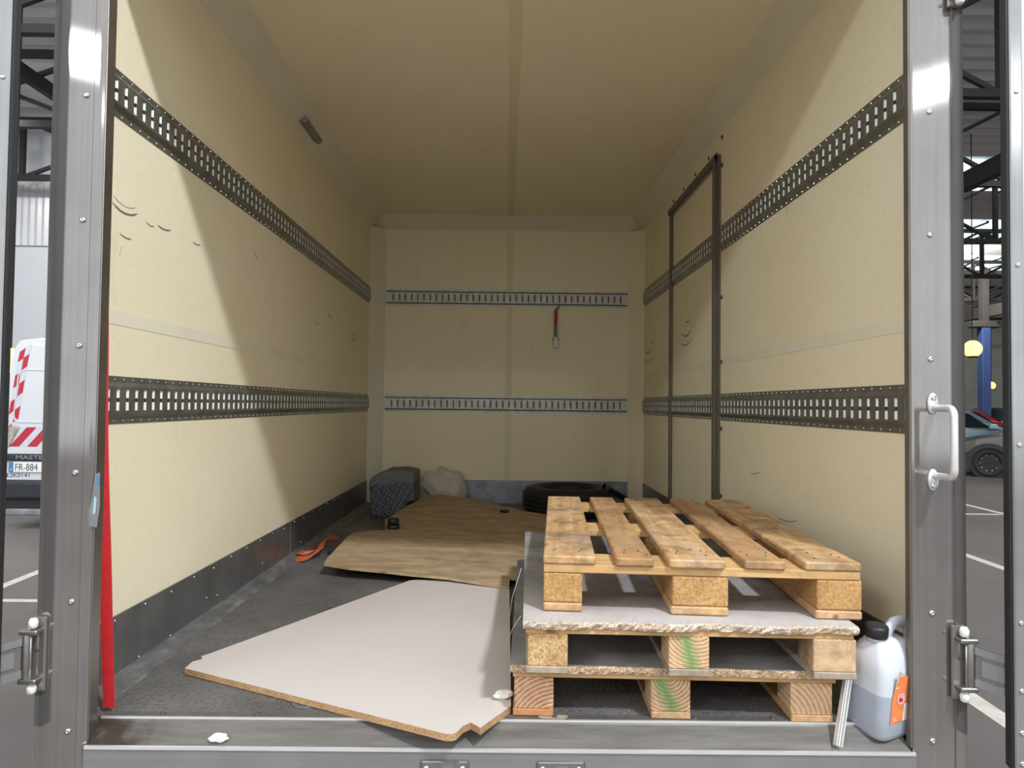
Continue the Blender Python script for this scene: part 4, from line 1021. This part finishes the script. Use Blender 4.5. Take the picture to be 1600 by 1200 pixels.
def wheel(par, loc, r, wd, rotz=0.0, spokes=10, rim='hub'):
    wv, wf = lathe([(r*.62, -wd/2), (r*.93, -wd/2), (r, -wd*.32), (r, wd*.32), (r*.93, wd/2), (r*.62, wd/2), (r*.62, -wd/2)], 28)
    t = mobj('wheel', wv, wf, 'rubber', par, loc, (PI/2, 0, rotz), True)
    for sd in (-1, 1):
        lathe_obj('rim', [(r*.64, sd*wd*.42), (r*.60, sd*wd*.47), (r*.55, sd*wd*.32), (r*.12, sd*wd*.30), (.001, sd*wd*.34)], rim, t, n=24, cap=False)
        for k in range(spokes):
            a = 2*PI*k/spokes; vs, fs = sweep([(r*.1*math.cos(a), r*.1*math.sin(a), sd*wd*.36), (r*.58*math.cos(a), r*.58*math.sin(a), sd*wd*.42)], [(-.014, -.01), (.014, -.01), (.014, .01), (-.014, .01)]); mobj('spoke', vs, fs, 'spoke', t)
    return t
for x in (-.80, .80):
    for y in (.9, 4.2): wheel(van, (x, y, .345), .345, .24, PI/2, 6)
mobj('windscreen', [(-.86, 3.80, 2.10), (.86, 3.80, 2.10), (.88, 4.26, 1.42+.33), (-.88, 4.26, 1.42+.33)], [(0, 1, 2, 3)], 'vglass', van)

# ------------------------------------------------------------------ parked cars on the right
def car(name, loc, heading, paint, lab, L=4.1, W=1.78, H=1.5, roofpaint=None, nose=.8, cladding=True, tail='hatch'):
    # local: front at -x, left side (towards -y) ; z up from ground
    c = tag(empty(name, loc, (0, 0, heading)), lab, 'car', 'parked cars')
    hw = W/2
    # stations along x: x, bottom z, belt z, belt half width, top z
    bel = H*.66
    S = [(0, .32, .62, hw*.72, .62), (.12, .24, .74, hw*.90, .74), (.55, .20, .86, hw*.98, .86), (1.15, .20, bel-.05, hw, bel-.04), (1.35, .20, bel, hw, bel+.08), (1.95, .20, bel, hw, H-.04), (2.35, .20, bel, hw, H), (3.2, .20, bel+.02, hw, H-.02), (L-.45, .20, bel+.04, hw*.99, H-.10), (L-.12, .24, bel+.02, hw*.95, bel+.12), (L, .34, .75, hw*.85, .78)]
    def sec(x, zb, zbel, w_, zt):
        wr_ = w_*(1-.28*min(1, max(0, (zt-zbel)/.5)))
        P = [(w_*.88, zb), (w_*.99, zb+.16), (w_, (zb+zbel)/2+.05), (w_*.97, zbel), ((w_*.97+wr_)/2, (zbel+zt)/2), (wr_, zt-.03*min(1, (zt-zbel)*4)), (wr_*.8, zt)]
        return [(x, -y, z) for y, z in P]+[(x, y, z) for y, z in P[::-1]]
    vs, fs = [], []
    rows = [sec(*s) for s in S]; n = 14
    for r in rows: vs += r
    for i in range(len(rows)-1):
        for k in range(n): fs.append((i*n+k, i*n+(k+1) % n, (i+1)*n+(k+1) % n, (i+1)*n+k))
    fs.append(tuple(range(n-1, -1, -1))); m = (len(rows)-1)*n; fs.append(tuple(range(m, m+n)))
    body = mobj('body', vs, fs, paint, c, smooth=False)
    if roofpaint:
        rf = []
        for i in range(5, 9): rf.append(i)
        vv, ff = [], []
        for i in rf:
            r = rows[i]; vv += [(r[q][0], r[q][1], r[q][2]+.012) for q in (5, 6, 7, 8)]
        for i in range(len(rf)-1):
            for q in range(3): ff.append((4*i+q, 4*i+q+1, 4*i+5+q, 4*i+4+q))
        mobj('roof_panel', vv, ff, roofpaint, c)
    # side windows and pillars: slightly proud panels along the glasshouse
    def on(i0, t, s, v):
        a, b_ = rows[i0], rows[i0+1]
        def at(r):
            lo, mi, hi = Vector(r[3]), Vector(r[4]), Vector(r[5])
            p = lo.lerp(mi, v*2) if v < .5 else mi.lerp(hi, v*2-1); return p
        p = at(a).lerp(at(b_), t); p.y -= .010
        if s > 0: p.y = -p.y
        return p
    for s in (-1, 1):
        for (seg0, t0, seg1, t1) in ((4, .15, 6, .15), (6, .22, 7, .35), (7, .40, 7, .95)):
            q = [on(seg0, t0, s, .06), on(seg1, t1, s, .06), on(seg1, t1, s, .90), on(seg0, min(1, t0+(.75 if seg0 == 4 else 0)), s, .90)]
            if seg0 == 4: q[3] = on(5, .1, s, .88)
            if seg0 == 4:
                q = [on(4, .3, s, .08), on(5, .6, s, .06), on(6, .15, s, .06), on(6, .15, s, .9), on(5, .6, s, .9), on(5, .15, s, .86)]
                mobj('side_window', q, [tuple(range(6)) if s < 0 else tuple(range(5, -1, -1))], 'vglass', c)
            else: mobj('side_window', q, [(0, 1, 2, 3) if s < 0 else (3, 2, 1, 0)], 'vglass', c)
        mobj('trim_strip', [on(3, .8, s, -.02)+Vector((0, 0, -.02)), on(8, .3, s, 0)+Vector((0, 0, -.02)), on(8, .3, s, 0)+Vector((0, 0, .015)), on(3, .8, s, 0)+Vector((0, 0, .015))], [(0, 1, 2, 3)], 'alu', c)
        box('mirror', (1.42, s*(hw+.09)-.08, bel+.0), (1.60, s*(hw+.09)+.08, bel+.14), 'mirror' if paint == 'car_b' else paint, c, .03, seg=2)
        box('door_handle', (2.42, s*(hw+.004)-.02, bel-.17), (2.60, s*(hw+.004)+.02, bel-.13), paint, c, .008)
        box('sill_cladding', (.95, s*(hw-.02)-.03, .20), (L-.85, s*(hw-.02)+.03, .34), 'vblack', c, .01)
    a, b_ = rows[4], rows[5]
    mobj('windscreen', [Vector(a[5])+Vector((-.01, .02, .02)), Vector(a[8])+Vector((-.01, -.02, .02)), Vector(b_[8])+Vector((-.02, -.02, .0)), Vector(b_[5])+Vector((-.02, .02, 0))], [(3, 2, 1, 0)], 'vglass', c)
    a, b_ = rows[8], rows[9]
    mobj('rear_window', [Vector(a[5])+Vector((.05, .05, -.04)), Vector(a[8])+Vector((.05, -.05, -.04)), Vector(b_[8])+Vector((0, -.05, .06)), Vector(b_[5])+Vector((0, .05, .06))], [(0, 1, 2, 3)], 'vglass', c)
    for s in (-1, 1):
        for x in (nose, L-.80):
            wheel(c, (x, s*(hw-.10), .325), .325, .22)
            vs, fs = sweep([(x+.42*math.cos(t*PI/12), s*(hw+.005), .30+.42*math.sin(t*PI/12)) for t in range(-1, 14)], [(-.05, -.055), (.05, -.055), (.05, .045), (-.05, .045)], upv=Vector((0, 1, 0))); mobj('wheel_arch', vs, fs, 'vblack', c)
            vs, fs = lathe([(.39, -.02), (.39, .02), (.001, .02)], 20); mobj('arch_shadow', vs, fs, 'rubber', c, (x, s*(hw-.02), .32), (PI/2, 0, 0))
        box('head_lamp', (.10, s*hw*.72-.14, .60), (.26, s*hw*.72+.14, .74), 'lens', c, .03, seg=2)
        box('side_indicator', (1.12, s*(hw+.004)-.008, .70), (1.30, s*(hw+.004)+.008, .745), 'amber', c, .003)
        box('tail_lamp', (L-.14, s*hw*.80-.12, .78), (L-.04, s*hw*.80+.12, .95), 'vred', c, .02)
    return c
# headings: local -x is the nose
def place(nm, px_front, th_, *a, **k): return car(nm, px_front, th_, *a, **k)
th1 = math.atan2(-.50, .87)
place('dark_hatchback', (10.62, 15.35, ZG), th1, 'car_d', 'dark brown grey hatchback with black rims, nearest of the parked cars', L=4.0, W=1.76, H=1.52)
place('blue_grey_car', (14.8, 17.5, ZG), math.radians(157), 'car_b', 'blue grey car with pale mirror parked behind the dark hatchback', L=4.2, W=1.8, H=1.53)
place('red_car', (16.8, 20.1, ZG), math.radians(157), 'car_r', 'red car parked behind the blue grey one', L=4.2, W=1.8, H=1.55)
place('black_green_car', (17.4, 27.5, ZG), math.radians(-10), 'car_k', 'very dark green car parked below the blue column', L=4.3, W=1.8, H=1.62)
